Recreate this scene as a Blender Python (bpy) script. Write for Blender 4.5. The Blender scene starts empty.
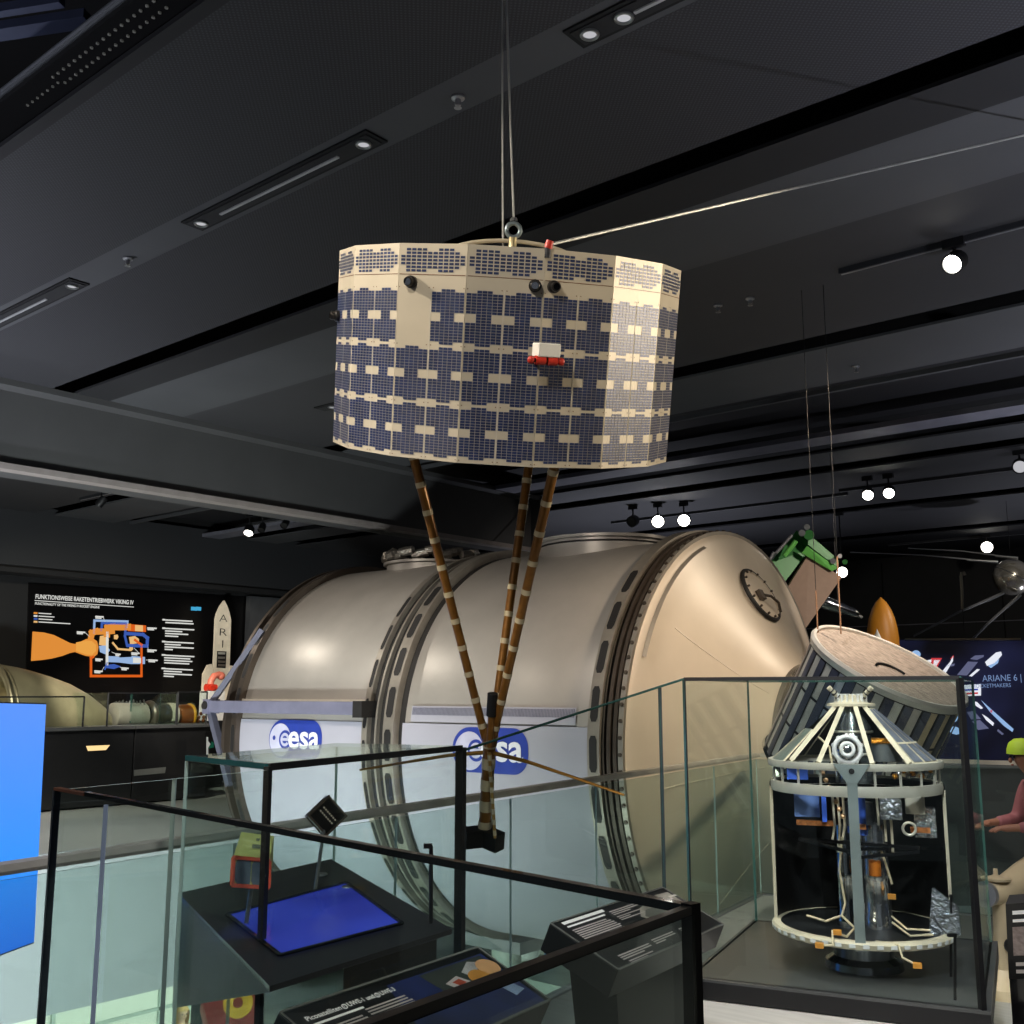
import bpy, bmesh, math, random
from mathutils import Matrix, Vector
random.seed(7)
C = bpy.context.scene.collection
PI = math.pi
R = math.radians
# ------------------------------------------------------------------ camera frame (1024 x 1024 photograph)
H = 1.65
YAW, PIT, FPX = R(-40.3), R(9.6), 1064.0
FW = Vector((math.sin(YAW)*math.cos(PIT), math.cos(YAW)*math.cos(PIT), math.sin(PIT)))
RT = Vector((math.cos(YAW), -math.sin(YAW), 0))
UP = RT.cross(FW)
EYE = Vector((0, 0, H))
def ray(x, y): return FW + RT*((x-512)/FPX) - UP*((y-512)/FPX)
def atd(x, y, d): return EYE + ray(x, y)*d                     # point of the place seen at a pixel, at a depth
def atz(x, y, z):
    d = ray(x, y); return EYE + d*((z-H)/d.z)
def onp(x, y, p, n):
    d = ray(x, y); return EYE + d*((Vector(p)-EYE).dot(Vector(n))/d.dot(Vector(n)))
def onX(x, y, X): return onp(x, y, (X, 0, 0), (1, 0, 0))
def onY(x, y, Y): return onp(x, y, (0, Y, 0), (0, 1, 0))
def quad3(p0, p1, p2, p3, D0):
    """corners of a flat parallelogram from its four pixels and the depth of the first"""
    r = [ray(*p) for p in (p0, p1, p2, p3)]
    A = Matrix((r[1], -r[2], r[3])).transposed()
    s = A.inverted() @ (r[0]*D0)
    return [EYE+r[0]*D0, EYE+r[1]*s[0], EYE+r[2]*s[1], EYE+r[3]*s[2]]
cam = bpy.data.cameras.new('camera'); camo = bpy.data.objects.new('camera', cam); C.objects.link(camo)
cam.sensor_width = 36; cam.lens = FPX/1024*36; cam.clip_start = .05; cam.clip_end = 200
M3 = Matrix((RT, UP, -FW)).transposed().to_4x4(); M3.translation = EYE
camo.matrix_world = M3
bpy.context.scene.camera = camo

# ------------------------------------------------------------------ materials
def lin(v):
    v /= 255.0
    return v/12.92 if v <= .04045 else ((v+.055)/1.055)**2.4
def S(c): return (lin(c[0]), lin(c[1]), lin(c[2]), 1)
def base(name):
    m = bpy.data.materials.new(name); m.use_nodes = True
    nt = m.node_tree; return m, nt, nt.nodes['Principled BSDF']
def mat(name, col, rough=.5, metal=0.0, var=.12, scale=6.0, bump=0.0, bscale=40.0, emit=0.0, stretch=None, coat=0.0, ecol=None):
    m, nt, b = base(name); N, L = nt.nodes, nt.links
    tc = N.new('ShaderNodeTexCoord'); nz = N.new('ShaderNodeTexNoise'); nz.inputs['Scale'].default_value = scale; nz.inputs['Detail'].default_value = 4
    if stretch:
        mp = N.new('ShaderNodeMapping'); mp.inputs['Scale'].default_value = stretch
        L.new(tc.outputs['Object'], mp.inputs['Vector']); L.new(mp.outputs['Vector'], nz.inputs['Vector'])
    else: L.new(tc.outputs['Object'], nz.inputs['Vector'])
    rp = N.new('ShaderNodeValToRGB'); c = S(col)
    rp.color_ramp.elements[0].position = .3; rp.color_ramp.elements[1].position = .7
    rp.color_ramp.elements[0].color = (c[0]*(1-var), c[1]*(1-var), c[2]*(1-var), 1)
    rp.color_ramp.elements[1].color = (min(1, c[0]*(1+var)), min(1, c[1]*(1+var)), min(1, c[2]*(1+var)), 1)
    L.new(nz.outputs['Fac'], rp.inputs['Fac']); L.new(rp.outputs['Color'], b.inputs['Base Color'])
    b.inputs['Roughness'].default_value = rough; b.inputs['Metallic'].default_value = metal
    b.inputs['Coat Weight'].default_value = coat
    if emit:
        b.inputs['Emission Strength'].default_value = emit
        if ecol: b.inputs['Emission Color'].default_value = S(ecol)
        else: L.new(rp.outputs['Color'], b.inputs['Emission Color'])
    if bump:
        n2 = N.new('ShaderNodeTexNoise'); n2.inputs['Scale'].default_value = bscale; n2.inputs['Detail'].default_value = 3
        L.new(tc.outputs['Object'], n2.inputs['Vector'])
        bp = N.new('ShaderNodeBump'); bp.inputs['Strength'].default_value = bump; bp.inputs['Distance'].default_value = .02
        L.new(n2.outputs['Fac'], bp.inputs['Height']); L.new(bp.outputs['Normal'], b.inputs['Normal'])
    return m
def glass(name, tint=(250, 253, 252), refl=.03, edge=.2, rough=0.0, veil=.0):
    m = bpy.data.materials.new(name); m.use_nodes = True; nt = m.node_tree; N, L = nt.nodes, nt.links; N.clear()
    out = N.new('ShaderNodeOutputMaterial'); mx = N.new('ShaderNodeMixShader'); t = N.new('ShaderNodeBsdfTransparent'); g = N.new('ShaderNodeBsdfGlossy')
    t.inputs['Color'].default_value = S(tint); g.inputs['Roughness'].default_value = rough; g.inputs['Color'].default_value = (.9, 1, .97, 1)
    lw = N.new('ShaderNodeLayerWeight'); lw.inputs['Blend'].default_value = .5
    pw = N.new('ShaderNodeMath'); pw.operation = 'POWER'; pw.inputs[1].default_value = 4
    ml = N.new('ShaderNodeMath'); ml.operation = 'MULTIPLY_ADD'; ml.inputs[1].default_value = edge; ml.inputs[2].default_value = refl
    L.new(lw.outputs['Facing'], pw.inputs[0]); L.new(pw.outputs[0], ml.inputs[0]); L.new(ml.outputs[0], mx.inputs[0])
    df = N.new('ShaderNodeBsdfDiffuse'); df.inputs['Color'].default_value = (.85, .9, .88, 1); m2 = N.new('ShaderNodeMixShader'); m2.inputs[0].default_value = veil  # veil: pale diffuse share standing in for bright reflections in the glass
    L.new(t.outputs[0], m2.inputs[1]); L.new(df.outputs[0], m2.inputs[2])
    L.new(m2.outputs[0], mx.inputs[1]); L.new(g.outputs[0], mx.inputs[2]); L.new(mx.outputs[0], out.inputs[0])
    return m
def glow(name, col, s):
    m = bpy.data.materials.new(name); m.use_nodes = True; nt = m.node_tree; N, L = nt.nodes, nt.links; N.clear()
    out = N.new('ShaderNodeOutputMaterial'); e = N.new('ShaderNodeEmission'); e.inputs[0].default_value = S(col); e.inputs[1].default_value = s
    L.new(e.outputs[0], out.inputs[0]); return m
def perforated(name, c0, c1, pitch=.03):
    m, nt, b = base(name); N, L = nt.nodes, nt.links
    tc = N.new('ShaderNodeTexCoord'); sp = N.new('ShaderNodeSeparateXYZ'); L.new(tc.outputs['Object'], sp.inputs[0])
    sn = []
    for k in ('X', 'Y'):
        a = N.new('ShaderNodeMath'); a.operation = 'MULTIPLY'; a.inputs[1].default_value = 2*PI/pitch; L.new(sp.outputs[k], a.inputs[0])
        s = N.new('ShaderNodeMath'); s.operation = 'SINE'; L.new(a.outputs[0], s.inputs[0]); sn.append(s)
    pr = N.new('ShaderNodeMath'); pr.operation = 'MULTIPLY'; L.new(sn[0].outputs[0], pr.inputs[0]); L.new(sn[1].outputs[0], pr.inputs[1])
    rp = N.new('ShaderNodeValToRGB'); rp.color_ramp.elements[0].position = .15; rp.color_ramp.elements[1].position = .45
    rp.color_ramp.elements[0].color = S(c0); rp.color_ramp.elements[1].color = S(c1)
    L.new(pr.outputs[0], rp.inputs['Fac']); L.new(rp.outputs['Color'], b.inputs['Base Color']); b.inputs['Roughness'].default_value = .75
    return m

# ------------------------------------------------------------------ mesh builder
def frame(o, z, x=(1, 0, 0)):
    z = Vector(z).normalized(); x = Vector(x); x = (x - z*x.dot(z))
    if x.length < 1e-6: x = z.orthogonal()
    x.normalize(); y = z.cross(x)
    m = Matrix((x, y, z)).transposed().to_4x4(); m.translation = Vector(o); return m
def axes(o, ex, ey):
    ex = Vector(ex).normalized(); ez = ex.cross(Vector(ey)).normalized(); ey = ez.cross(ex)
    m = Matrix((ex, ey, ez)).transposed().to_4x4(); m.translation = Vector(o); return m
WM = {}
class MB:
    def __init__(s, T=None): s.v, s.f, s.m, s.s = [], [], [], []; s.T = T or Matrix.Identity(4)
    def add(s, vs, fs, mi=0, smooth=False):
        n = len(s.v); s.v += [s.T @ Vector(p) for p in vs]
        for f in fs: s.f.append([n+i for i in f]); s.m.append(mi); s.s.append(smooth)
        return s
    def box(s, c, d, mi=0, rot=None, taper=1.0):
        c = Vector(c); x, y, z = d[0]/2, d[1]/2, d[2]/2
        vs = [Vector((sx*x*(taper if sz > 0 else 1), sy*y*(taper if sz > 0 else 1), sz*z)) for sz in (-1, 1) for sx, sy in ((-1, -1), (1, -1), (1, 1), (-1, 1))]
        if rot is not None: vs = [rot @ v for v in vs]
        return s.add([c+v for v in vs], [(3, 2, 1, 0), (4, 5, 6, 7), (0, 1, 5, 4), (1, 2, 6, 5), (2, 3, 7, 6), (3, 0, 4, 7)], mi)
    def bar(s, a, b, w, h, mi=0, up=(0, 0, 1)):
        a, b = Vector(a), Vector(b); d = b-a; m = frame((a+b)/2, d, up)
        x, y, z = h/2, w/2, d.length/2
        vs = [m @ Vector((sx*x, sy*y, sz*z)) for sz in (-1, 1) for sx, sy in ((-1, -1), (1, -1), (1, 1), (-1, 1))]
        return s.add(vs, [(3, 2, 1, 0), (4, 5, 6, 7), (0, 1, 5, 4), (1, 2, 6, 5), (2, 3, 7, 6), (3, 0, 4, 7)], mi)
    def hexa(s, q, mi=0):
        """eight corners: four of the bottom, four of the top above them"""
        return s.add(q, [(3, 2, 1, 0), (4, 5, 6, 7), (0, 1, 5, 4), (1, 2, 6, 5), (2, 3, 7, 6), (3, 0, 4, 7)], mi)
    def quad(s, a, b, c, d, mi=0): return s.add([a, b, c, d], [(0, 1, 2, 3)], mi)
    def poly(s, pts, mi=0): return s.add(pts, [tuple(range(len(pts)))], mi)
    def prism(s, pts, h, mi=0, M=None):
        M = M or Matrix.Identity(4); n = len(pts)
        vs = [M @ Vector((p[0], p[1], 0)) for p in pts]+[M @ Vector((p[0], p[1], h)) for p in pts]
        return s.add(vs, [tuple(range(n-1, -1, -1)), tuple(range(n, 2*n))]+[(i, (i+1) % n, n+(i+1) % n, n+i) for i in range(n)], mi)
    def tube(s, pts, r, n=10, mi=0, caps=True, smooth=True):
        pts = [Vector(p) for p in pts]; rs = r if isinstance(r, (list, tuple)) else [r]*len(pts)
        t0 = (pts[1]-pts[0]).normalized(); x = t0.orthogonal().normalized(); vs = []
        for i, p in enumerate(pts):
            t = (pts[min(i+1, len(pts)-1)]-pts[max(i-1, 0)]).normalized()
            x = (x - t*x.dot(t)).normalized(); y = t.cross(x)
            vs += [p + (x*math.cos(2*PI*k/n)+y*math.sin(2*PI*k/n))*rs[i] for k in range(n)]
        fs = [(i*n+k, i*n+(k+1) % n, (i+1)*n+(k+1) % n, (i+1)*n+k) for i in range(len(pts)-1) for k in range(n)]
        s.add(vs, fs, mi, smooth)
        if caps:
            s.add(vs[:n], [tuple(range(n-1, -1, -1))], mi); s.add(vs[-n:], [tuple(range(n))], mi)
        return s
    def lathe(s, prof, M=None, n=32, mi=0, a0=0, a1=2*PI, smooth=True):
        M = M or Matrix.Identity(4); full = abs(a1-a0-2*PI) < 1e-6; k = n if full else n+1; vs = []
        for r, h in prof: vs += [M @ Vector((r*math.cos(a0+(a1-a0)*i/n), r*math.sin(a0+(a1-a0)*i/n), h)) for i in range(k)]
        fs = [(j*k+i, j*k+(i+1) % k, (j+1)*k+(i+1) % k, (j+1)*k+i) for j in range(len(prof)-1) for i in range(n)]
        return s.add(vs, fs, mi, smooth)
    def cyl(s, a, b, r, n=16, mi=0, r2=None): return s.tube([a, b], [r, r if r2 is None else r2], n, mi)
    def ball(s, c, r, n=16, mi=0, sc=(1, 1, 1)):
        m = Matrix.Translation(Vector(c)) @ Matrix.Diagonal((sc[0], sc[1], sc[2], 1))
        return s.lathe([(r*math.sin(PI*i/(n//2))+1e-5, -r*math.cos(PI*i/(n//2))) for i in range(n//2+1)], m, n, mi)
    def torus(s, M, Rr, r, n=32, k=8, mi=0, a0=0, a1=2*PI):
        return s.lathe([(Rr+r*math.cos(2*PI*i/k), r*math.sin(2*PI*i/k)) for i in range(k+1)], M, n, mi, a0, a1)
    def disc(s, M, r, n=32, mi=0, r0=0.0, h=0.0):
        if r0: return s.lathe([(r0, h), (r, h)], M, n, mi, smooth=False)
        return s.add([M @ Vector((r*math.cos(2*PI*i/n), r*math.sin(2*PI*i/n), h)) for i in range(n)], [tuple(range(n))], mi)
    def text(s, string, M, width=None, height=.1, mi=0, bold=0.0, depth=0.0):
        vs, fs, w, h = glyphs(string, bold)
        kx = (width/w) if width else height/h; ky = height/h
        return s.add([M @ Vector((v[0]*kx, v[1]*ky, depth)) for v in vs], fs, mi)
    def build(s, name, mats, parent=None, bevel=0.0, smooth_angle=35, weld=True):
        me = bpy.data.meshes.new(name); W = WM.get(parent.name if parent else None, Matrix.Identity(4)); Wi = W.inverted()
        me.from_pydata([tuple(Wi @ v) for v in s.v], [], s.f)
        for mm in (mats if isinstance(mats, (list, tuple)) else [mats]): me.materials.append(mm)
        me.polygons.foreach_set('material_index', s.m); me.polygons.foreach_set('use_smooth', s.s)
        if weld and len(s.v) < 30000:
            bm = bmesh.new(); bm.from_mesh(me); bmesh.ops.remove_doubles(bm, verts=bm.verts, dist=2e-5); bm.to_mesh(me); bm.free()
        if any(s.s): me.set_sharp_from_angle(angle=R(smooth_angle))
        me.update(); o = bpy.data.objects.new(name, me); C.objects.link(o)
        if parent: o.parent = parent; WM[o.name] = W
        if bevel:
            b = o.modifiers.new('edge', 'BEVEL'); b.width = bevel; b.segments = 2; b.limit_method = 'ANGLE'; b.angle_limit = R(40)
        return o
_G = {}
def glyphs(string, bold=0.0):
    if (string, bold) in _G: return _G[(string, bold)]
    cu = bpy.data.curves.new('t', 'FONT'); cu.body = string; cu.size = 1; cu.resolution_u = 3; cu.offset = bold
    ob = bpy.data.objects.new('t', cu); C.objects.link(ob)
    me = bpy.data.meshes.new_from_object(ob.evaluated_get(bpy.context.evaluated_depsgraph_get()))
    vs = [tuple(v.co) for v in me.vertices]; fs = [tuple(p.vertices) for p in me.polygons]
    x0 = min(v[0] for v in vs); x1 = max(v[0] for v in vs); y1 = max(v[1] for v in vs); y0 = min(0, min(v[1] for v in vs)) if False else 0
    vs = [(v[0]-x0, v[1], 0) for v in vs]
    bpy.data.objects.remove(ob); bpy.data.curves.remove(cu); bpy.data.meshes.remove(me)
    _G[(string, bold)] = (vs, fs, x1-x0, y1-y0); return _G[(string, bold)]
def thing(name, label, cat, loc=(0, 0, 0), rotz=0.0, group=None):
    o = bpy.data.objects.new(name, None); C.objects.link(o); o.empty_display_size = .1
    o.location = loc; o.rotation_euler = (0, 0, rotz); o['label'] = label; o['category'] = cat
    if group: o['group'] = group
    WM[o.name] = Matrix.Translation(Vector(loc)) @ Matrix.Rotation(rotz, 4, 'Z'); return o
def tag(o, label, cat, group=None):
    o['label'] = label; o['category'] = cat
    if group: o['group'] = group
    return o
def struct(name, mb, mats, label=None, **k):
    o = mb.build(name, mats, **k); o['kind'] = 'structure'
    if label: o['label'] = label
    return o
def dup(root, label, loc, rotz=0.0, group=None):
    r = root.copy(); C.objects.link(r); r.location = loc; r.rotation_euler = (0, 0, rotz); r['label'] = label
    if group: r['group'] = group
    for ch in list(root.children):
        c = ch.copy(); C.objects.link(c); c.parent = r
        for g in list(ch.children):
            d = g.copy(); C.objects.link(d); d.parent = c
    return r
def bars(mb, o, ex, ey, widths, h, pitch, mi=0, lift=None):
    """lines of small print, too small to read, as thin strips"""
    ex, ey = Vector(ex).normalized(), Vector(ey).normalized(); o = Vector(o)
    for i, w in enumerate(widths):
        if w <= 0: continue
        p = o - ey*(pitch*i); mb.quad(p, p+ex*w, p+ex*w+ey*h, p+ey*h, mi)

# shared materials
M = dict(
 blk=mat('black_metal', (22, 22, 24), .45, .2), blkgloss=mat('black_gloss', (14, 14, 16), .22, 0, coat=.3), dark=mat('dark_grey_paint', (40, 41, 44), .6),
 steel=mat('brushed_steel', (150, 152, 152), .32, .9, stretch=(1, 1, 12)), chrome=mat('polished_metal', (205, 208, 212), .12, 1.0, bump=.15, bscale=18),
 alu=mat('grey_aluminium', (165, 165, 168), .38, .75), white=mat('white_paint', (222, 222, 220), .5), cream=mat('cream_paint', (205, 195, 172), .5, .0),
 foil=mat('crinkled_silver_foil', (200, 203, 210), .2, 1.0, bump=1.0, bscale=45), gold=mat('gold_foil', (205, 140, 50), .3, .9, bump=.8, bscale=60),
 red=mat('red_plastic', (200, 52, 34), .4), orange=mat('orange_paint', (196, 110, 30), .42), blue=mat('blue_film', (70, 110, 220), .3),
 cell=mat('solar_cell_blue', (44, 57, 94), .42, .1, var=.3, scale=25), cellgrey=mat('solar_cell_slate', (112, 118, 130), .4, .1, var=.3, scale=12),
 glass=glass('clear_glass'), rail=glass('green_tinted_glass', (238, 245, 243), .04, .2, veil=.03), edge=mat('green_glass_edge', (70, 110, 102), .15, 0, coat=.5),
 edgel=mat('pale_glass_edge', (182, 204, 200), .2), lamp=glow('lamp_glow', (255, 250, 240), 14), lampdim=glow('lamp_glow_dim', (225, 225, 230), .55),
 txt=mat('white_lettering', (235, 233, 228), .6, emit=.25, var=.02), print=mat('pale_print', (200, 192, 186), .6, emit=.08, var=.02),
)
# ================================================================== light
def lamp(kind, loc, aim, power, col=(255, 240, 220), size=.3, angle=50, blend=.5):
    l = bpy.data.lights.new('lamp', kind); o = bpy.data.objects.new('lamp', l); C.objects.link(o)
    l.energy = power; l.color = S(col)[:3]; o.location = loc
    if kind == 'SPOT': l.spot_size = R(angle); l.spot_blend = blend; l.shadow_soft_size = size
    elif kind == 'AREA': l.shape = 'DISK'; l.size = size
    else: l.shadow_soft_size = size
    if aim is not None: o.rotation_euler = (Vector(aim)-Vector(loc)).to_track_quat('-Z', 'Y').to_euler()
    return o
w = bpy.data.worlds.new('world'); bpy.context.scene.world = w; w.use_nodes = True
w.node_tree.nodes['Background'].inputs[0].default_value = (.55, .58, .65, 1); w.node_tree.nodes['Background'].inputs[1].default_value = .12
bpy.context.scene.view_settings.view_transform = 'Standard'
try: bpy.context.scene.view_settings.look = 'None'
except Exception: pass
bpy.context.scene.view_settings.exposure = .22
cy = bpy.context.scene.cycles
cy.max_bounces = 7; cy.transparent_max_bounces = 40; cy.diffuse_bounces = 3; cy.glossy_bounces = 4; cy.transmission_bounces = 4
cy.sample_clamp_indirect = 3; cy.caustics_reflective = False; cy.caustics_refractive = False; cy.use_denoising = True
def pane(mb, p, q, z0, z1, t=.012, g=0, e=1):
    p, q = Vector((p[0], p[1], 0)), Vector((q[0], q[1], 0)); n = Vector((-(q-p).y, (q-p).x, 0)).normalized()*(t/2)
    za, zb = z1 if isinstance(z1, (tuple, list)) else (z1, z1)
    k = [Vector((0, 0, z0))]*4
    b = [p-n+k[0], q-n+k[0], q+n+k[0], p+n+k[0]]; tp = [p-n+Vector((0, 0, za)), q-n+Vector((0, 0, zb)), q+n+Vector((0, 0, zb)), p+n+Vector((0, 0, za))]
    v = b+tp
    mb.add(v, [(0, 1, 5, 4), (2, 3, 7, 6)], g); mb.add(v, [(3, 2, 1, 0), (4, 5, 6, 7), (1, 2, 6, 5), (3, 0, 4, 7)], e); return mb

# ================================================================== the setting
ZC = 4.6
perf = perforated('perforated_ceiling_panel', (36, 36, 40), (56, 56, 61), .026)
plain = mat('ceiling_band', (68, 69, 72), .75, var=.06, scale=1.5)
plain2 = mat('ceiling_band_dark', (24, 24, 27), .8, var=.06, scale=1.5)
navy = mat('ceiling_recess_navy', (14, 14, 20), .8)
void = mat('ceiling_void', (4, 4, 5), .9)
strip = mat('pale_ceiling_trim', (112, 112, 122), .5)
def slab(y0, y1, m, z=ZC, x0=-17.4, x1=7, t=.12):
    mb = MB().box(((x0+x1)/2, (y0+y1)/2, z+t/2), (x1-x0, y1-y0, t)); return mb, m
mb = MB()
for y0, y1, z in ((2.39, 3.44, ZC), (3.70, 4.80, ZC)): mb.box((-5.2, (y0+y1)/2, z+.012), (24.4, y1-y0, .024), 0)
mb.box((-5.2, 3.57, ZC+.012), (24.4, .26, .022), 1); mb.box((-5.2, 2.355, ZC+.012), (24.4, .07, .028), 2)
for y0, y1, k, z in ((5.04, 5.41, 2, ZC), (5.41, 6.26, 1, ZC), (6.26, 8.2, 3, ZC), (8.54, 9.62, 1, ZC), (12.45, 13.17, 1, ZC), (13.63, 16.46, 3, ZC), (16.95, 19.63, 3, ZC), (20.2, 23.5, 2, ZC)):
    mb.box((-5.2, (y0+y1)/2, z+.012), (24.4, y1-y0, .024), k)
mb.box((-5.2, 10.9, ZC+.3), (24.4, 2.4, .1), 4)
mb.box((-5.2, 10.5, 5.9), (26, 28, .1), 5)
mb.box((-5.2, 10.5, 5.95), (26, 28, .02), 5)
struct('ceiling', mb, [perf, plain, plain2, mat('ceiling_panel_smooth', (48, 48, 51), .75, var=.08, scale=1.2), navy, void], 'dark ceiling of long perforated panels with black gaps between')
struct('trim_1', MB().box((-5.2, 11.63, ZC-.02), (24.4, .4, .06)), strip, 'pale strip running along the dark ceiling')
struct('trim_2', MB().box((-5.2, 9.95, ZC+.04), (24.4, .05, .05)), plain, 'thin dark rail under the ceiling gap')
# open services above the first panel
vs_ = mat('void_steel', (96, 99, 102), .5, .2)
struct('trim_3', MB().cyl((-12, atz(50, 55, 5.1).y, 5.1), (0, atz(50, 55, 5.1).y, 5.1), .022, 10), vs_, 'thin grey conduit in the open ceiling void')
yd = atz(120, 36, 5.0).y; mb = MB().box((-6.0, yd, 5.03), (6, .2, .03), 1)
for k_ in range(34):
    for dy in (-.035, .035):
        x = atz(62, 85, 5).x+.02+k_*.06
        if x < atz(168, 6, 5).x or k_ < 0: mb.cyl((x, yd+dy, 5.006), (x, yd+dy, 5.014), .009, 8)
for k_ in range(7): x = atz(30, 108, 5).x+k_*.06; mb.cyl((x, yd+.01, 5.006), (x, yd+.01, 5.014), .008, 8)
struct('trim_4', mb, [mat('void_dots_glow', (150, 150, 142), .5, emit=.05), void], 'perforated cable tray in the ceiling void')  # dots glow faintly so they show in the dark void
q = atz(12, 22, 5.2); struct('trim_10', MB().bar((q.x-.5, q.y-.2, 5.2), (q.x+.35, q.y+.25, 5.2), .1, .05).bar((q.x-.5, q.y-.35, 5.22), (q.x+.35, q.y+.1, 5.22), .05, .05), mat('void_blue_steel', (60, 66, 88), .4, .3), 'bluish steel duct edge in the ceiling void')
# floors and opening
flo = mat('pale_floor', (150, 152, 148), .38, var=.05, scale=2)
fl2 = mat('pale_plank_floor', (172, 172, 165), .5, var=.1, scale=3, stretch=(1, 9, 1))
fas = mat('sage_fascia', (152, 158, 160), .6, var=.04, scale=.6)
HA, HB = atz(62, 861, 1.12), atz(760, 755, 1.12)
hd = (HB-HA).normalized(); HS = HA - hd*4.2; HE = HA + hd*((HB-HA).length-.1)
HC = Vector((HE.x+2.2, HE.y+.35, HE.z))
mb = MB()
mb.prism([(HS.x-.05, HS.y), (6.5, HS.y), (6.5, 23.4), (HC.x, 23.4), (HC.x-.03, HC.y+.05), (HE.x-.05, HE.y+.05)], .35, 0, Matrix.Translation((0, 0, -.35)))
struct('floor', mb, fl2, 'pale plank floor around the exhibits')
struct('floor_2', MB().box((-5-5.6, 18.2, -.18), (15, 10.4, .35)), flo, 'grey floor beyond the suspended module')
struct('floor_3', MB().box((-14.2, 4.4, -.18), (6.3, 17.2, .35)), flo, 'grey floor in front of the rocket engine counter')
struct('trim_5', MB().box((-11.02, 4.4, -.78), (.1, 17.2, 1.58)), fas, 'smooth pale grey-green edge of the upper floor')
struct('trim_6', MB().box((-7, 12.95, -.78), (8.2, .1, 1.58)), fas, 'pale grey-green floor edge behind the module')
# walls of the upper floor
wdk = mat('charcoal_wall', (40, 41, 44), .7, var=.05, scale=1)
wdk2 = mat('charcoal_wall_lower', (26, 26, 28), .7, var=.05, scale=1)
mb = MB(); mb.box((-17.5, 10, 4.2), (.2, 28, 1.0), 0); mb.box((-17.75, 10, 3.65), (.6, 28, .12), 1); mb.box((-18.1, 10, 1.8), (.2, 28, 3.7), 1)
mb.box((-17.39, 10, 3.62), (.02, 28, .08), 1); mb.box((-17.6, 10, 5.3), (.1, 28, 1.4), 2)
struct('wall_left', mb, [wdk, wdk2, void], 'charcoal wall with a projecting bulkhead')
mb = MB(); mb.box((-5.2, 23.5, 2.7), (25, .2, 6.6), 0)
for z in (2.1, 3.1): mb.box((-5.2, 23.38, z), (25, .03, .02), 1)
for x in (-9, -6.5, -4, -1.5, 1): mb.box((x, 23.385, 3.4), (.02, .02, 2.2), 2)
struct('wall_back', mb, [mat('back_wall_charcoal', (33, 34, 37), .7), strip, void], 'far charcoal wall with thin horizontal lines')
struct('wall_right', MB().box((7.0, 10, 2.7), (.2, 28, 5.8)), wdk, 'charcoal wall on the right')
struct('trim_7', MB().box((-17.86, onX(248, 650, -17.8).y+1.0, 1.75), (.14, 2.0, 3.6)), mat('grey_wall_strip', (72, 73, 76), .6), 'grey wall strip beside the white rocket shape')
# lower storey
lw = mat('lower_storey_white_wall', (218, 222, 208), .6, var=.03)
struct('wall_lower_left', MB().box((-17.3, 9, -2.7), (.2, 26, 4.6)), lw, 'pale wall of the storey below')
struct('wall_lower_back', MB().box((-6, 21.9, -2.7), (24, .2, 4.6)), lw, 'pale back wall of the storey below')
struct('floor_lower', MB().box((-8, 9, -5.0), (20, 27, .2)), mat('lower_floor', (190, 198, 188), .4), 'pale floor of the storey below')
mb = MB()
for y in (5.2, 7.1, 9.0, 10.9, 12.8): mb.box((-17.17, y, -2.7), (.04, .06, 4.4))
for z in (-2.55, -3.7): mb.box((-17.17, 9, z), (.04, 18, .05))
struct('trim_8', mb, mat('pale_frame', (168, 182, 172), .5), 'pale framing on the wall of the storey below')

# the crane beam under the ceiling
bm_ = mat('beam_grey_paint', (74, 74, 75), .6, var=.06, scale=2); bml = mat('beam_lip_lit', (140, 132, 128), .5)  # lip coloured paler as if catching the light
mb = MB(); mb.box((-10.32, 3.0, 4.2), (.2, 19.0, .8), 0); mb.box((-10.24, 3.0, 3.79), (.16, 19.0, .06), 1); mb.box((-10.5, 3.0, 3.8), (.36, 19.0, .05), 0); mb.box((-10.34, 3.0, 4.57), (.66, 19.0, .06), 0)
mb.box((-10.32, 12.5, 4.18), (.66, .05, .84), 0)
mb.add([(-10.2, 11.6, 3.82), (-10.2, 12.48, 3.82), (-10.2, 12.48, 4.54), (-10.02, 12.48, 4.54), (-10.02, 12.48, 3.82)], [(0, 1, 2), (1, 4, 3, 2)], 0)
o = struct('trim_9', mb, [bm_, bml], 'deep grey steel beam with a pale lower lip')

# recessed light bars
def light_bar(x0, x1, y, name_label, lamps=(0.06, .94)):
    t = thing('recessed_light_bar', name_label, 'ceiling light', ((x0+x1)/2, y, ZC), 0, 'recessed ceiling light bars'); L_ = x1-x0
    mb = MB(); mb.box(((x0+x1)/2, y, ZC-.004), (L_, .16, .012), 0); mb.box(((x0+x1)/2, y, ZC-.012), (L_-.05, .115, .008), 1)
    mb.build('housing', [void, plain2], t)
    MB().box((x0+L_*.5, y, ZC-.018), (L_*.64, .018, .012), 0).build('slot', mat('slot_grey', (150, 150, 152), .5, emit=.05), t)
    for k in lamps:
        l = MB().disc(frame((x0+L_*k, y, ZC-.018), (0, 0, -1)), .034, 20).build('lamp', M['lampdim'], t)
        MB().torus(frame((x0+L_*k, y, ZC-.02), (0, 0, -1)), .038, .008, 20).build('ring', M['steel'], l)
light_bar(-5.72, -3.98, 3.57, 'recessed ceiling light bar with two round lamps between two sprinklers, nearest the drum')
light_bar(-9.9, -7.15, 3.57, 'recessed ceiling light bar with one lamp showing, above the grey steel beam', (.1, .96))
light_bar(-2.66, -.8, 3.57, 'recessed ceiling light bar with two lamps close together beyond the hanging wires', (.05, .15))
light_bar(-8.6, -6.6, 7.0, 'short recessed light bar half hidden behind the hanging drum', (.1, .9))
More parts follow.
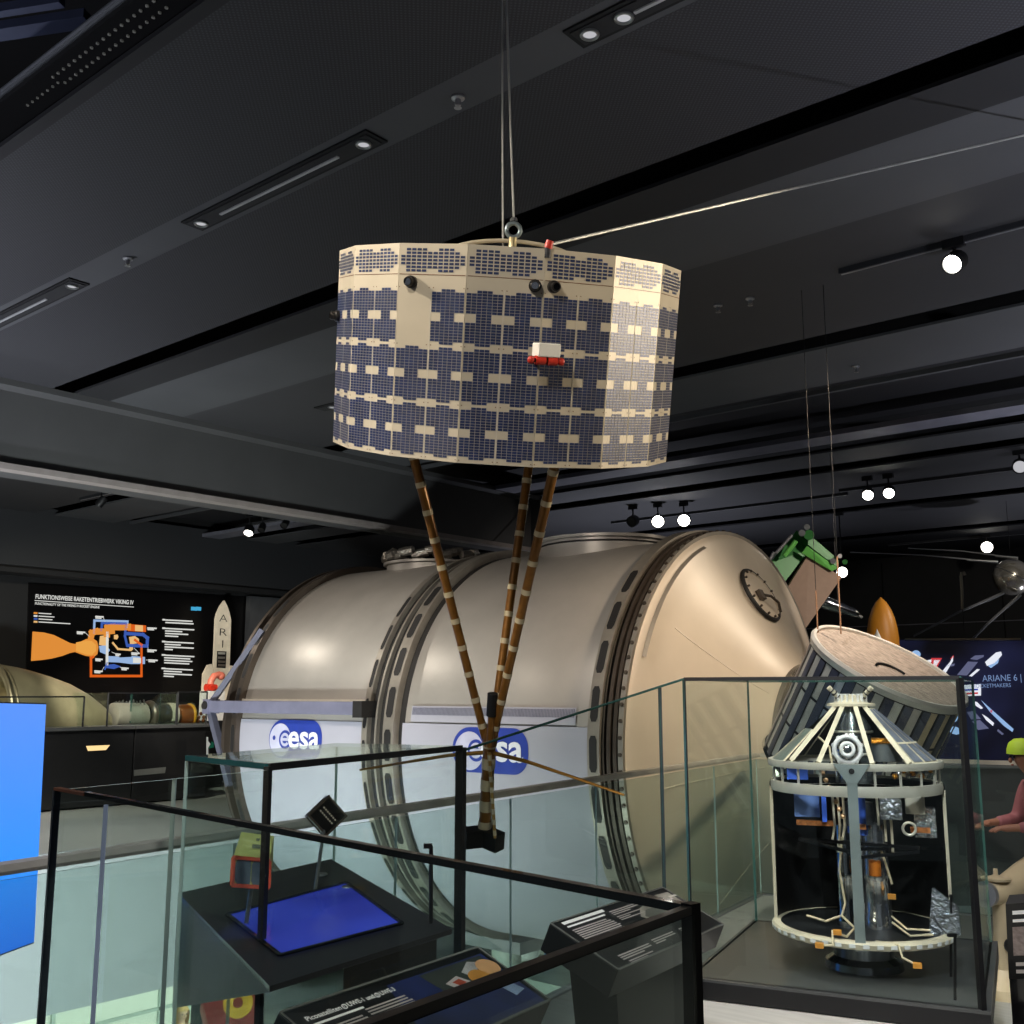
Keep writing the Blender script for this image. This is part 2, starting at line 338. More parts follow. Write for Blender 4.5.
# sprinklers
for i, (p, lb) in enumerate((((458, 97), 'small ceiling sprinkler nearest the hanging steel wires'), ((128, 258), 'small ceiling sprinkler between two recessed light bars'), ((718, 305), 'small ceiling detector nearest the hanging drum'), ((750, 298), 'small ceiling sprinkler between the detector and the lit track'), ((856, 366), 'small sprinkler on the ceiling panel below the black gap'))):
    q = atz(*p, ZC)
    t = thing('ceiling_sprinkler', lb, 'sprinkler', q, 0, 'ceiling sprinklers')
    MB().lathe([(.001, 0), (.034, -.001), (.034, -.01), (.015, -.016), (.015, -.045), (.001, -.047)], Matrix.Translation(q), 16).build('rosette', M['alu'], t)
    MB().disc(frame(q-Vector((0, 0, .06)), (0, 0, 1)), .02, 14).cyl(q-Vector((0, 0, .05)), q-Vector((0, 0, .061)), .006, 8).build('deflector', M['steel'], t)
# track spotlights
def track(y, x0, x1, label, z=ZC):
    mb = MB().box(((x0+x1)/2, y, z-.018), (x1-x0, .045, .044), 0).box(((x0+x1)/2, y, z-.041), (x1-x0-.02, .018, .004), 1)
    tag(mb.build('light_track', [M['dark'], M['alu']]), label, 'light track', 'ceiling light tracks')
def spot(p, zt, aim, label, glowm='lamp', r=.055, drop=.2, lampon=True):
    q = atz(p[0], p[1], zt-drop)
    t = thing('track_spotlight', label, 'spotlight', (q.x, q.y, zt), 0, 'track spotlights'); d = (Vector(aim)-q).normalized()
    MB().box((q.x, q.y, zt-.03), (.14, .05, .06), 0).cyl((q.x, q.y, zt), q, .012, 8).build('mount', M['blk'], t)
    h = MB().lathe([(.001, -.09), (r*.8, -.085), (r, -.05), (r, .06), (r*.86, .062), (r*.8, .03)], frame(q, d), 20).build('lamp_head', M['blk'], t)
    MB().disc(frame(q, d), r*.84, 20, 0, 0, .045).build('lens', M[glowm], h)
    return q
track(6.95, -2.85, -.2, 'ceiling light track carrying one lit spotlight, near the hanging drum')
spot((955, 262), ZC, (-2.5, 3.0, 2.0), 'lit spotlight on the nearest ceiling track, beside the hanging drum', r=.07, drop=.16)
track(14.9, -6.3, -3.5, 'ceiling light track above the green bracket')
spot((868, 494), ZC, (-3, 7, 0), 'left of the paired spotlights above the green bracket', r=.085, drop=.25)
spot((889, 492), ZC, (-3, 7, 0), 'right of the paired spotlights above the green bracket', r=.085, drop=.25)
track(15.2, -10.6, -6.3, 'ceiling light track above the cone end of the module')
spot((658, 521), ZC, (-4, 6, 1), 'left of the two bright spotlights above the module cone', r=.11, drop=.28)
spot((684, 520), ZC, (-4, 6, 1), 'right of the two bright spotlights above the module cone', r=.11, drop=.28)
spot((633, 521), ZC, (-9, 6, 1), 'unlit dark spotlight left of the two bright ones', 'blk', r=.09, drop=.25)
spot((987, 547), ZC, (-2, 6, 1), 'single bright spotlight above the polished sphere', r=.12, drop=.25)
track(21.2, -8.0, -2.0, 'far ceiling light track above the polished sphere')
track(8.0, -15.5, -13.0, 'ceiling light track behind the beam, above the diagram board')
spot((101, 502), ZC, (-16, 6, 1), 'small spotlight on the track above the diagram board', 'lamp', r=.06, drop=.3)
track(11.2, -15.5, -11.5, 'ceiling light track behind the beam')
spot((249, 531), ZC, (-13, 8.5, 1), 'lit spotlight behind the grey beam', r=.085, drop=.3)
spot((262, 528), ZC, (-13, 8.5, 1), 'unlit dark spotlight right of the lit one behind the beam', 'blk', r=.06, drop=.3)
spot((285, 524), ZC, (-12, 7, 1), 'dark angled spotlight, rightmost behind the beam', 'blk', r=.06, drop=.3)
spot((842, 572), ZC, (-2.6, 7, 1.4), 'very bright spotlight beside the green bracket', r=.1, drop=1.0)
spot((1020, 466), ZC, (-2, 6, 1), 'single pale unlit spotlight beyond the nearest light track', 'lampdim', r=.09, drop=.2)
PATCH = (1, 0, 99)
# ================================================================== the laboratory module
TH = .0301; MC = Vector((-5.128, 9.338, 1.147)); MA = Vector((math.cos(TH), math.sin(TH), 0)); MY = Vector((-math.sin(TH), math.cos(TH), 0))
MF = frame(MC, MA, (0, 0, 1))                  # local z along the module, angle 0 up, +90 degrees towards the visitors
def mp(xp, deg, r): a = R(deg); return MF @ Vector((r*math.cos(a), r*math.sin(a), xp))
hull = mat('brushed_hull_metal', (172, 166, 158), .38, .25, var=.07, scale=2.5, bump=.1, bscale=7)
conem = mat('warm_cone_metal', (220, 206, 186), .36, .06, var=.06, scale=2.0, bump=.1, bscale=4)
skirt = mat('pale_lavender_skirt', (172, 171, 182), .45, .1, var=.04, scale=2)
ringm = mat('flange_metal', (168, 160, 148), .4, .6); ringd = mat('flange_dark', (30, 28, 27), .6); ringb = mat('brown_grey_ring', (88, 78, 69), .42, .6)
beamm = mat('lavender_grey_beam', (128, 128, 150), .45, .3)
lab = thing('laboratory_module', 'large silver-grey cylindrical space laboratory with cone end, hanging over the opening', 'space module', (MC.x, MC.y, -.9))
for x0, x1 in ((-2.5, -.25), (-4.98, -2.98)):
    s = MB().lathe([(1.99, x0), (2.0, x0+.02), (2.0, x1-.02), (1.99, x1)], MF, 128, 0, R(-84), R(84))
    s.build('upper_hull', hull, lab)
    MB().lathe([(2.012, x0+.03), (2.012, x1-.03)], MF, 128, 0, R(84), R(276)).build('lower_hull', skirt, lab)
def flange(x0, x1, r0, r1, nslot=0, bolts=0, m=ringm, name='ring_flange', off=0.0):
    mb = MB().lathe([(r0, x0), (r1, x0), (r1, x1), (r0, x1)], MF, 144, 0)
    if nslot:
        for i in range(nslot):
            a = 360*i/nslot+off; da = 360/nslot*.36
            if -38 < (a+180) % 360-180 < 38: continue
            xm = (x0+x1)/2; w = (x1-x0)*.32
            k = [mp(xm+sx*w, a+sa*da, r1+.004) for sx, sa in ((-.6, -1), (.6, -1), (1, -.75), (1, .75), (.6, 1), (-.6, 1), (-1, .75), (-1, -.75))]
            mb.add(k, [tuple(range(8))], 1)
    if bolts:
        for i in range(bolts):
            a = 360*i/bolts; mb.lathe([(.018, 0), (.018, .014), (.001, .016)], frame(mp((x0+x1)/2, a, r1), mp(0, a, 1)-mp(0, a, 0)), 6, 2, smooth=False)
    return mb.build(name, [m, ringd, ringb], lab, weld=False)
def darkring(x0, x1, r): return MB().lathe([(r-.1, x0), (r, x0), (r, x1), (r-.1, x1)], MF, 128).build('ring_gap', ringd, lab)
# middle joint
darkring(-2.98, -2.45, 2.004)
flange(-2.66, -2.52, 1.97, 2.085, 32); flange(-2.98, -2.905, 1.97, 2.06, 32, off=3)
flange(-2.81, -2.785, 1.97, 2.05)
# front joint
darkring(-.25, .03, 1.985)
flange(-.27, -.15, 1.97, 2.085, 32); flange(-.135, -.12, 1.97, 2.06, m=ringb); flange(-.09, -.055, 1.97, 2.07, m=ringb); flange(-.035, .0, 1.97, 2.06, m=ringb); flange(.012, .06, 1.9, 2.055, bolts=96)
# rear joint and rear closure
darkring(-5.16, -4.98, 1.985); flange(-5.04, -4.95, 1.97, 2.075, 32, m=ringb); flange(-5.2, -5.15, 1.9, 2.07, m=ringb)
MB().lathe([(2.0, -5.2), (1.9, -5.3), (1.2, -5.8), (.7, -6.0), (.01, -6.0)], MF, 96).build('rear_cone', hull, lab)
# cone end
cp = [(2.03, .055), (2.0, .075), (1.96, .09), (1.86, .115), (1.74, .15), (1.6, .205), (1.45, .28), (1.3, .36), (1.15, .44), (1.02, .52), (.9, .60), (.8, .68), (.74, .74)]
MB().lathe(cp, MF, 128).build('end_cone', conem, lab)
er = MB().lathe([(.72, .72), (.76, .74), (.76, .79), (.68, .80), (.66, .86), (.7, .87), (.7, .92), (.62, .93), (.6, .86), (.01, .86)], MF, 64).build('end_ring', mat('end_ring_metal', (190, 182, 170), .25, .7), lab)
def cone_at(t, deg):                            # point and normal on the cone
    i = min(int(t), len(cp)-2); f = t-i; r = cp[i][0]*(1-f)+cp[i+1][0]*f; h = cp[i][1]*(1-f)+cp[i+1][1]*f
    dr, dh = cp[i+1][0]-cp[i][0], cp[i+1][1]-cp[i][1]; a = R(deg)
    n = MF.to_3x3() @ Vector((dh*math.cos(a), dh*math.sin(a), -dr)); return mp(h, deg, r), n.normalized()
for a0 in (52, 100, 148):
    MB().tube([cone_at(t, a0)[0] for t in (4.2, 5, 6, 7, 8, 9, 10, 11)], .006, 6).build('weld_seam', conem, lab)
MB().lathe([(1.965, .1), (1.945, .13)], MF, 96, 0, R(20), R(66)).build('edge_plate', ringm, lab)
# hatch on the cone
P_, N_ = cone_at(6.2, -2)
hf = frame(P_, N_, MA)
hp = MB().lathe([(.27, -.05), (.27, .035), (.25, .045), (.24, .03), (.01, .03)], hf, 48).build('hatch', conem, lab)
MB().torus(Matrix(hf) @ Matrix.Translation((0, 0, .02)), .275, .022, 48).build('hatch_rim', ringd, hp)
for i in range(14): MB(hf).cyl((.255*math.cos(i*.449), .255*math.sin(i*.449), .03), (.255*math.cos(i*.449), .255*math.sin(i*.449), .06), .012, 6).build('bolt', ringb, hp)
MB(hf).tube([(.02, -.1, .05), (.06, .02, .1), (.12, .12, .1), (.2, .16, .06)], .014, 8).box((.03, -.08, .05), (.1, .08, .05)).build('hatch_handle', ringb, hp)
# upper rings on the hull
for xc, rr, hh, nm, m_ in ((-1.45, .7, .08, 'viewport_ring', hull), (-3.97, .55, .03, 'hatch_collar', hull)):
    o_ = MC+MA*xc+Vector((0, 0, 1.88)); z = Matrix.Translation(o_)
    v = MB().lathe([(rr, -.1), (rr, .1+hh), (rr+.04, .1+hh), (rr+.04, .13+hh), (rr-.05, .13+hh), (rr-.05, .0)], z, 64).build(nm, m_, lab)
    if nm == 'hatch_collar':
        mb = MB()
        for i in range(40):
            a = 2*PI*i/40; a2 = a+.22; rj = rr+.03*math.sin(i*2.3); zj = .2+hh+.025*math.sin(i*1.7)
            mb.tube([z @ Vector((rj*math.cos(a), rj*math.sin(a), zj)), z @ Vector((rj*math.cos(a2), rj*math.sin(a2), zj+.02))], .05, 6)
        mb.build('foil_wrap', mat('grey_crinkled_foil', (150, 142, 132), .3, .8, bump=1, bscale=30), v)
    else:
        MB().lathe([(rr+.002, .05+hh), (rr+.006, .06+hh), (rr+.002, .07+hh)], z, 64).build('dark_line', ringd, v)
# side strip and beam
mb = MB().lathe([(2.02, -2.36), (2.02, -.44)], MF, 8, 0, R(79.4), R(83.6))
for i in range(120): mb.box(Vector((0, 0, 0)), (.001, .001, .001)) if False else mb.bar(mp(-2.34+i*.0158, 79.8, 2.024), mp(-2.34+i*.0158, 81.8, 2.024), .007, .006, 1)
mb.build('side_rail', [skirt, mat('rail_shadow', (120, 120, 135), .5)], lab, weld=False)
MB().bar(mp(-4.96, 78.2, 2.02), mp(-2.98, 78.2, 2.02), .05, .03).build('pale_strip', mat('cream_strip', (214, 206, 190), .5), lab)
sb = MB().bar(mp(-5.42, 80.6, 2.1), mp(-2.9, 80.6, 2.1), .13, .13).build('side_beam', beamm, lab, .006)
mb = MB().bar(mp(-5.46, 80.6, 2.1), mp(-5.36, 80.6, 2.1), .16, .16, 0); mb.cyl(mp(-5.41, 80.6, 2.12), mp(-5.41, 80.6, 2.2), .045, 16, 1); mb.build('beam_end', [beamm, ringd], sb); MB().bar(mp(-2.99, 80.8, 2.1), mp(-2.86, 80.8, 2.1), .2, .16, 0).build('beam_bracket', ringd, sb)
for d0, x1, d1 in ((79, -5.0, 55), (82, -5.05, 104)):
    MB().bar(mp(-5.4, d0, 2.1), mp(x1, d1, 2.1), .08, .06).build('strut', mat('strut_slate', (96, 97, 112), .45, .3) if d0 == 79 else bpy.data.materials['strut_slate'], lab)
# logos on the side
logob = mat('logo_blue', (42, 62, 150), .45); logow = mat('logo_white', (228, 228, 236), .5); logol = mat('logo_pale_lavender', (186, 186, 206), .5)
def wrap(name, polys, m, parent, xc, zc, r):
    """flat shapes (x along the module, y up) laid onto the round hull"""
    bm = bmesh.new()
    for vs, fs in polys:
        bv = [bm.verts.new((v[0], v[1], 0)) for v in vs]
        for f in fs:
            try: bm.faces.new([bv[i] for i in f])
            except ValueError: pass
    for k in range(-9, 10):
        bmesh.ops.bisect_plane(bm, geom=bm.verts[:]+bm.edges[:]+bm.faces[:], plane_co=(0, k*.025, 0), plane_no=(0, 1, 0))
    bmesh.ops.triangulate(bm, faces=bm.faces[:])
    a0 = math.acos(max(-1, min(1, (zc-MC.z)/r))); mb = MB()
    vs = [mp(xc+v.co.x, math.degrees(a0 - v.co.y/r), r) for v in bm.verts]
    bm.verts.index_update(); mb.add(vs, [tuple(v.index for v in f.verts) for f in bm.faces]); bm.free()
    return mb.build(name, m, parent)
def circ(cx, cy, r, n=40): return ([(cx+r*math.cos(2*PI*i/n), cy+r*math.sin(2*PI*i/n)) for i in range(n)], [tuple(range(n))])
def ring2(cx, cy, r0, r1, a0, a1, n=30):
    v = [(cx+r*math.cos(a0+(a1-a0)*i/n), cy+r*math.sin(a0+(a1-a0)*i/n)) for i in range(n+1) for r in (r0, r1)]
    return (v, [(2*i, 2*i+1, 2*i+3, 2*i+2) for i in range(n)])
def tx(string, x, y, w, h, bold):
    vs, fs, w0, h0 = glyphs(string, bold); return ([(x+v[0]*w/w0, y+v[1]*h/h0) for v in vs], fs)
def logo(xc, zc, W=.88, Hh=.40):
    w, h = W/2, Hh/2; cr = .17
    pts = []
    for cx, cy, s in ((w-cr, h-cr, 0), (-w+cr+.03, h-cr-.03, 1), (-w+cr+.03, -h+cr+.03, 2), (w-cr, -h+cr, 3)):
        rr = cr+.03 if s in (1, 2) else cr
        pts += [(cx+rr*math.cos(PI/2*s+PI/2*i/8), cy+rr*math.sin(PI/2*s+PI/2*i/8)) for i in range(9)]
    b = wrap('logo', [(pts, [tuple(range(len(pts)))])], logob, lab, xc, zc, 2.017)
    b['label'] = 'blue rounded logo with white lettering'
    wrap('logo_disc', [circ(-.235, -.01, .172)], logol, b, xc, zc, 2.020)
    wrap('logo_dot', [circ(-.33, .01, .024), circ(-.15, -.005, .098)], logob, b, xc, zc, 2.023)
    wrap('logo_swirl', [ring2(-.15, -.005, .04, .07, R(20), R(325)), ([(-.21, -.018), (-.088, -.018), (-.088, .012), (-.21, .012)], [(0, 1, 2, 3)])], logol, b, xc, zc, 2.026)
    wrap('logo_lettering', [tx('esa', -.095, -.085, .485, .168, .022)], logow, b, xc, zc, 2.026)
logo(-1.375, 1.135); logo(-4.02, 1.16, .84, .40)
# column under the module
col = thing('support_column', 'pale round column standing under the suspended module', 'column', (MC.x-2.7, MC.y-.2, -4.9))
MB().cyl((MC.x-2.7, MC.y-.2, -4.9), (MC.x-2.7, MC.y-.2, -1.0), .16, 24).build('shaft', mat('column_paint', (176, 184, 172), .5), col)
MB().box((MC.x-2.7, MC.y-.2, -.97), (.8, .5, .12)).build('saddle', M['alu'], col)

# ================================================================== the hanging drum satellite
DC = atd(505.5, 357.5, 4.14); dr = (DC-EYE).normalized()
dpx = (RT*(-.058) - UP).normalized(); DA = (dpx - dr*dpx.dot(dr)).normalized()      # down along the drum axis
DF = frame(DC, DA, -dr)                         # x axis points to the visitors, z runs down the axis
RD, HD = .65, .715; NF = 16; A0 = R(1.4)
def dpt(a, r, h): return DF @ Vector((r*math.cos(a), r*math.sin(a), h))
sat = thing('drum_satellite', 'hanging drum-shaped satellite covered in blue solar cells on a striped tripod boom', 'satellite', DC)
panelm = mat('satellite_panel_cream', (206, 194, 170), .45, .1, var=.06, scale=6)
seam = .0006
def half_module(mb, P, u0, u1, v0, v1, nc=7, nr=19):
    cw, ch = (u1-u0)/nc, (v1-v0)/nr; g = .085
    for rI in range(nr):
        for c in range(nc):
            if rI in (0, nr-1) and c in (0, 1, 5, 6): continue
            if rI in (nr//2-1, nr//2, nr//2+1) and c in (0, 1, 5, 6): continue
            a, b = u0+cw*(c+g*.55), u0+cw*(c+1-g*.55); x, y = v0+ch*(rI+g*.9), v0+ch*(rI+1-g*.9)
            mb.quad(P(a, x), P(b, x), P(b, y), P(a, y), 1)
for i in range(NF):
    am = A0+2*PI*i/NF; al, ar = am-PI/NF, am+PI/NF            # seen from outside, u runs right
    k = 2*RD*math.sin(PI/NF); n = (DF.to_3x3() @ Vector((math.cos(am), math.sin(am), 0)))
    s_ = (dpt(ar, RD, 0)-dpt(al, RD, 0)); e = s_.normalized()
    if e.dot(RT) < 0 and i == 0: pass
    flip = (e.cross(DA)).dot(n) > 0                            # u to the right, v down, outward normal = -(u x v)
    o0 = dpt(ar if flip else al, RD, -HD/2); e = -e if flip else e
    def P(u, v, off=.0012): return o0 + e*u + DA*v + n*off
    mb = MB()
    b0, b1, b2, b3 = P(seam, 0, 0), P(k-seam, 0, 0), P(k-seam, HD, 0), P(seam, HD, 0)
    mb.add([b0, b1, b2, b3]+[p - n*.012 for p in (b0, b1, b2, b3)], [(0, 1, 2, 3), (0, 4, 5, 1), (1, 5, 6, 2), (2, 6, 7, 3), (3, 7, 4, 0)], 0)
    # top module row, full width, stepped outline
    cols = [3, 7, 7, 7, 7, 5, 5, 7, 7, 7, 5, 3]; u0, u1, v0, v1 = .006, k-.006, .014, .094; cw, ch = (u1-u0)/12, (v1-v0)/7
    for c, hgt in enumerate(cols):
        for rI in range(7):
            if abs(rI-3) > hgt//2: continue
            mb.quad(P(u0+cw*(c+.1), v0+ch*(rI+.16)), P(u0+cw*(c+.9), v0+ch*(rI+.16)), P(u0+cw*(c+.9), v0+ch*(rI+.84)), P(u0+cw*(c+.1), v0+ch*(rI+.84)), 1)
    for hh in (0, 1):
        u0 = .003+hh*k/2; u1 = u0+k/2-.006
        for rI, (v0, v1) in enumerate(((.146, .328), (.336, .519), (.527, .703))):
            if rI == 0 and ((i == PATCH[0] and hh == PATCH[1]) or (i == PATCH[2])): continue
            half_module(mb, P, u0, u1, v0, v1)
    for v in (.1,): mb.quad(P(.004, v, .0008), P(k-.004, v, .0008), P(k-.004, v+.0025, .0008), P(.004, v+.0025, .0008), 2)
    mb.quad(P(k/2-.0012, .142, .0008), P(k/2+.0012, .142, .0008), P(k/2+.0012, HD, .0008), P(k/2-.0012, HD, .0008), 3)
    for v in (.143, .331, .523, .706):
        for u in (.006, k/2-.008, k/2+.008, k-.006): mb.add([P(u+.0022*math.cos(t*PI/3), v+.0022*math.sin(t*PI/3), .0016) for t in range(6)], [tuple(range(6))], 2)
    mb.build('solar_panel', [panelm, M['cell'], mat('panel_seam', (120, 84, 56), .5) if i == 0 else bpy.data.materials['panel_seam'], mat('panel_line', (214, 206, 188), .5) if i == 0 else bpy.data.materials['panel_line']], sat, weld=False)
def npoly(r, h): return [dpt(A0+2*PI*(i+.5)/NF, r, h) for i in range(NF)]
MB().add(npoly(RD-.006, -HD/2+.006)+npoly(RD-.006, -HD/2+.02), [tuple(range(16)), tuple(range(31, 15, -1))]+[(i, (i+1) % 16, 16+(i+1) % 16, 16+i) for i in range(16)]).build('top_plate', panelm, sat)
MB().add(npoly(RD-.006, HD/2-.02)+npoly(RD-.006, HD/2-.006), [tuple(range(16)), tuple(range(31, 15, -1))]+[(i, (i+1) % 16, 16+(i+1) % 16, 16+i) for i in range(16)]).build('bottom_plate', mat('bottom_plate_dark', (70, 66, 60), .5), sat)
# lifting gear
TZ = -HD/2
MB().tube([dpt(PI/2, .27*math.cos(t), TZ-.085*math.sin(t)) for t in [PI*i/16 for i in range(17)]], .008, 8).build('hoop', mat('hoop_metal', (184, 172, 148), .45, .2), sat)
EO = RT*.002
eye = MB().torus(frame(dpt(0, 0, TZ-.125)+EO, -dr, RT), .026, .009, 28, 10).build('lifting_eye', mat('galvanised_eye', (122, 134, 138), .35, .7), sat)
MB().lathe([(.03, .0), (.03, .02), (.016, .04), (.016, .098)], frame(dpt(0, 0, TZ)+EO, -DA), 16).build('eye_base', mat('brass_base', (160, 148, 112), .4, .6), eye)
MB().box(dpt(0, 0, TZ-.02)-RT*.033, (.02, .02, .05)).build('wire_bracket', M['steel'], sat)
def on_drum(px, py, off=0.0):
    """where the sight line of the photograph meets a facet"""
    best = None
    for i in range(NF):
        am = A0+2*PI*i/NF; n = DF.to_3x3() @ Vector((math.cos(am), math.sin(am), 0)); p = dpt(am, RD*math.cos(PI/NF), 0)
        d = ray(px, py)
        if d.dot(n) >= 0: continue
        t = (p-EYE).dot(n)/d.dot(n); best = (t, n, i) if best is None or t > best[0] else best
    return EYE+ray(px, py)*best[0]+best[1]*off, best[1]
for px, py in ((412, 282), (535, 286), (553, 287), (339, 316)):
    q, n = on_drum(px, py)
    s_ = MB().lathe([(.021, 0), (.021, .012), (.016, .018), (.016, .03), (.013, .034), (.013, .026), (.001, .026)], frame(q, n), 20).build('round_sensor', mat('sensor_dark', (58, 55, 52), .3, .5), sat)
    MB().disc(frame(q, n), .0115, 16, 0, 0, .0285).build('sensor_lens', M['chrome'], s_)
q, n = on_drum(541, 350)
pb = MB().box(q+n*.045, (.045, .078, .06), 0, frame((0, 0, 0), n, DA).to_3x3()).build('probe_block', mat('probe_white', (232, 228, 216), .5), sat, .004)
e_ = n.cross(DA).normalized(); e_ = e_ if e_.dot(RT) > 0 else -e_
q2 = q+n*.06+DA*.034
mb = MB()
for s0 in (-.03, .012): mb.cyl(q2+e_*(s0-.013), q2+e_*(s0+.02), .015, 14)
for s0 in (-.058, .048): mb.ball(q2+e_*s0, .013, 12)
mb.build('red_cap', M['red'], pb); MB().cyl(q2-e_*.06, q2+e_*.055, .007, 8).cyl(q2-n*.06-e_*.02+DA*.0, q2-e_*.02, .012, 10).build('probe_rod', M['blk'], pb)
q = atd(548, 247, (on_drum(548, 250)[0]-EYE).dot(FW)-.0)
MB().cyl(q+DA*.004, q-DA*.02+RT*.006, .013, 14, 0).build('red_plug', M['red'], sat)
MB().cyl(q+DA*.035, q, .011, 12, 0).build('plug_base', M['dark'], sat)
# tripod, boom, head
tape = mat('pale_tape', (206, 192, 158), .5); kap = mat('amber_tube', (138, 94, 40), .3, .3, var=.15, scale=30)
def jt(y):                                      # point of the axis at a photo row
    lo, hi = 0, 3
    for _ in range(40):
        mid = (lo+hi)/2; p = DC+DA*mid-EYE; yy = 512-FPX*p.dot(UP)/p.dot(FW)
        lo, hi = (mid, hi) if yy < y else (lo, mid)
    return lo
tj, te = jt(738), jt(836)
BO = RT*.027
JP = DC+DA*tj+BO
def banded(name, a, b, r0, r1, nb, m0=kap, w=.35, ph=.5):
    mb = MB(); a, b = Vector(a), Vector(b); mb.tube([a, b], [r0, r1], 14, 0)
    L_ = (b-a).length
    for i in range(nb):
        c = (i+ph)/nb; d = .011/L_*(w/.35)
        mb.tube([a.lerp(b, c-d), a.lerp(b, c+d)], [(r0+(r1-r0)*(c-d))*1.06+.0006, (r0+(r1-r0)*(c+d))*1.06+.0006], 14, 1, caps=False)
    return mb.build(name, [m0, tape], sat)
for a_, nb in ((-82, 11), (36, 10), (158, 11)):
    aa = R(a_)
    # +y of the drum frame may point left or right of the picture: choose the side by eye level
    sgn = 1 if (DF.to_3x3() @ Vector((0, 1, 0))).dot(RT) > 0 else -1
    banded('tripod_leg', dpt(sgn*aa, .355, HD/2-.01), JP+(dpt(sgn*aa, .02, 0)-DC), .0195, .0165, nb)
banded('boom', JP-DA*.03, DC+DA*te+BO, .026, .026, 5, w=.75)
MB().lathe([(.03, -.05), (.034, -.01), (.03, .03)], frame(JP, DA), 16).build('leg_collar', kap, sat)
bc = JP+(-dr)*.045
ro = MB().cyl(bc+DA*.02, bc-DA*.12, .014, 12).build('counterweight_rod', kap, sat)
MB().cyl(bc-DA*.11, bc-DA*.205, .021, 24).build('black_cylinder', mat('matt_black', (16, 16, 17), .55), ro, .002)
for px, py, dd in ((360, 770, .25), (624, 795, -.35)):
    e2 = atd(px, py, (JP-EYE).dot(FW)+dd); m0 = JP+DA*.06
    mb = MB().tube([m0, m0.lerp(e2, .3)-DA*.01, m0.lerp(e2, .65)-DA*.006, e2], [.009, .0075, .006, .005], 10, 0)
    for i in range(9):
        c = .15+i*.1; mb.ball(m0.lerp(e2, c)-DA*(.009 if c < .6 else .004), .0086, 8, 1, (1, 1, 1)) if False else None
    mb.build('antenna_rod', mat('antenna_gold', (170, 126, 60), .3, .7), sat)
e2 = atd(495, 838, (JP-EYE).dot(FW)-.02); m0 = JP+DA*.05-dr*.03
banded('front_antenna', m0, e2, .0075, .0065, 8, mat('antenna_gold_2', (186, 146, 78), .3, .6))
HP = DC+DA*te+BO
hd_ = mat('sensor_box_black', (26, 25, 24), .35, .2)
sh = MB()
for a_ in (-70, 50, 170):
    d_ = (DF.to_3x3() @ Vector((math.cos(R(a_)), math.sin(R(a_))*sgn, 0))); m_ = frame(HP+DA*.0+d_*.045, DA, d_)
    sh.box(m_.translation, (.085, .06, .075), 0, m_.to_3x3())
sh = sh.build('sensor_head', hd_, sat, .003)
MB().cyl(HP-DA*.03-dr*.07, HP+DA*.03-dr*.07, .02, 12).build('head_pin', M['steel'], sh) if False else None
# wires
TOPW = dpt(0, 0, TZ-.155)+EO
wl = mat('steel_wire', (165, 165, 160), .45, .3)
def wire(name, a, b, r, label, cat='cable', ends=None, group=None):
    t = thing(name, label, cat, a, 0, group)
    MB().tube([a, b], r, 8).build('wire', wl, t)
    if ends: MB().tube([a, Vector(a).lerp(Vector(b), .012)], r*3.2, 8).build('clamp', M['steel'], t)
    return t
a1 = TOPW+RT*.0; b1 = atz(506, -8, ZC); wire('suspension_cable', a1, Vector((b1.x, b1.y, ZC)), .0045, 'steel wire from the grey lifting eye of the drum up to the ceiling', ends=1, group='steel wires holding the drum')
a2 = dpt(0, 0, TZ-.045)-RT*.033; b2 = atz(502, -10, ZC); wire('suspension_cable', a2, Vector((b2.x, b2.y, ZC)), .004, 'steel wire rising straight up from the small bracket beside the lifting eye', ends=1, group='steel wires holding the drum')
a3 = atd(552, 244, (q-EYE).dot(FW)); b3 = atz(1060, 127, ZC); wire('suspension_cable', a3, b3, .005, 'long steel wire slanting up to the ceiling from the red plug', group='steel wires holding the drum')
# ================================================================== left wall: diagram board, engine, counter
BX = -17.97
def B(x, y, off=0.0): return onX(x, y, BX+off)
board_m = mat('board_black', (7, 6, 7), .35, emit=0)
bt = thing('display_board', 'large black back-lit board with an orange rocket engine diagram', 'display board', B(130, 650))
k = [B(29, 583), B(247, 597), B(244, 745), B(24, 752)]
MB().hexa([k[3]-Vector((.06, 0, 0)), k[2]-Vector((.06, 0, 0)), k[2], k[3], k[0]-Vector((.06, 0, 0)), k[1]-Vector((.06, 0, 0)), k[1], k[0]]).build('panel', board_m, bt)
o_o = glow('diagram_orange', (236, 150, 62), .75); o_d = glow('diagram_deep_orange', (226, 98, 30), .8); o_p = glow('diagram_pale_orange', (246, 196, 128), .75)
b_l = glow('diagram_pale_blue', (160, 190, 232), .75); b_d = glow('diagram_blue', (66, 100, 190), .7); w_l = glow('diagram_white', (232, 232, 226), .75)
def shape(name, pts, m, off=.012): return MB().poly([B(x, y, off) for x, y in pts]).build(name, m, bt)
def line(name, pts, w, m, off=.014):
    """a painted line of constant width on the board; points are photo pixels, width in metres"""
    mb = MB(); q = [B(x, y, off) for x, y in pts]
    for a, b in zip(q, q[1:]):
        d = (b-a).normalized(); s = Vector((0, -d.z, d.y))*(w/2); e = d*(w/2); mb.quad(a-e-s, b+e-s, b+e+s, a-e+s)
    return mb.build(name, m, bt, weld=False)
def btext(string, a, b, h, m, bold=.01):
    pa, pb = B(*a, .016), B(*b, .016); mm = axes(pa, pb-pa, (0, 0, 1))
    return MB().text(string, mm, (pb-pa).length, h, 0, bold).build('lettering', m, bt, weld=False)
btext('FUNKTIONSWEISE RAKETENTRIEBWERK VIKING IV', (35.5, 598.5), (133.5, 604.5), .075, w_l, .02)
line('underline', [(35, 600.5), (133.5, 607)], .012, w_l)
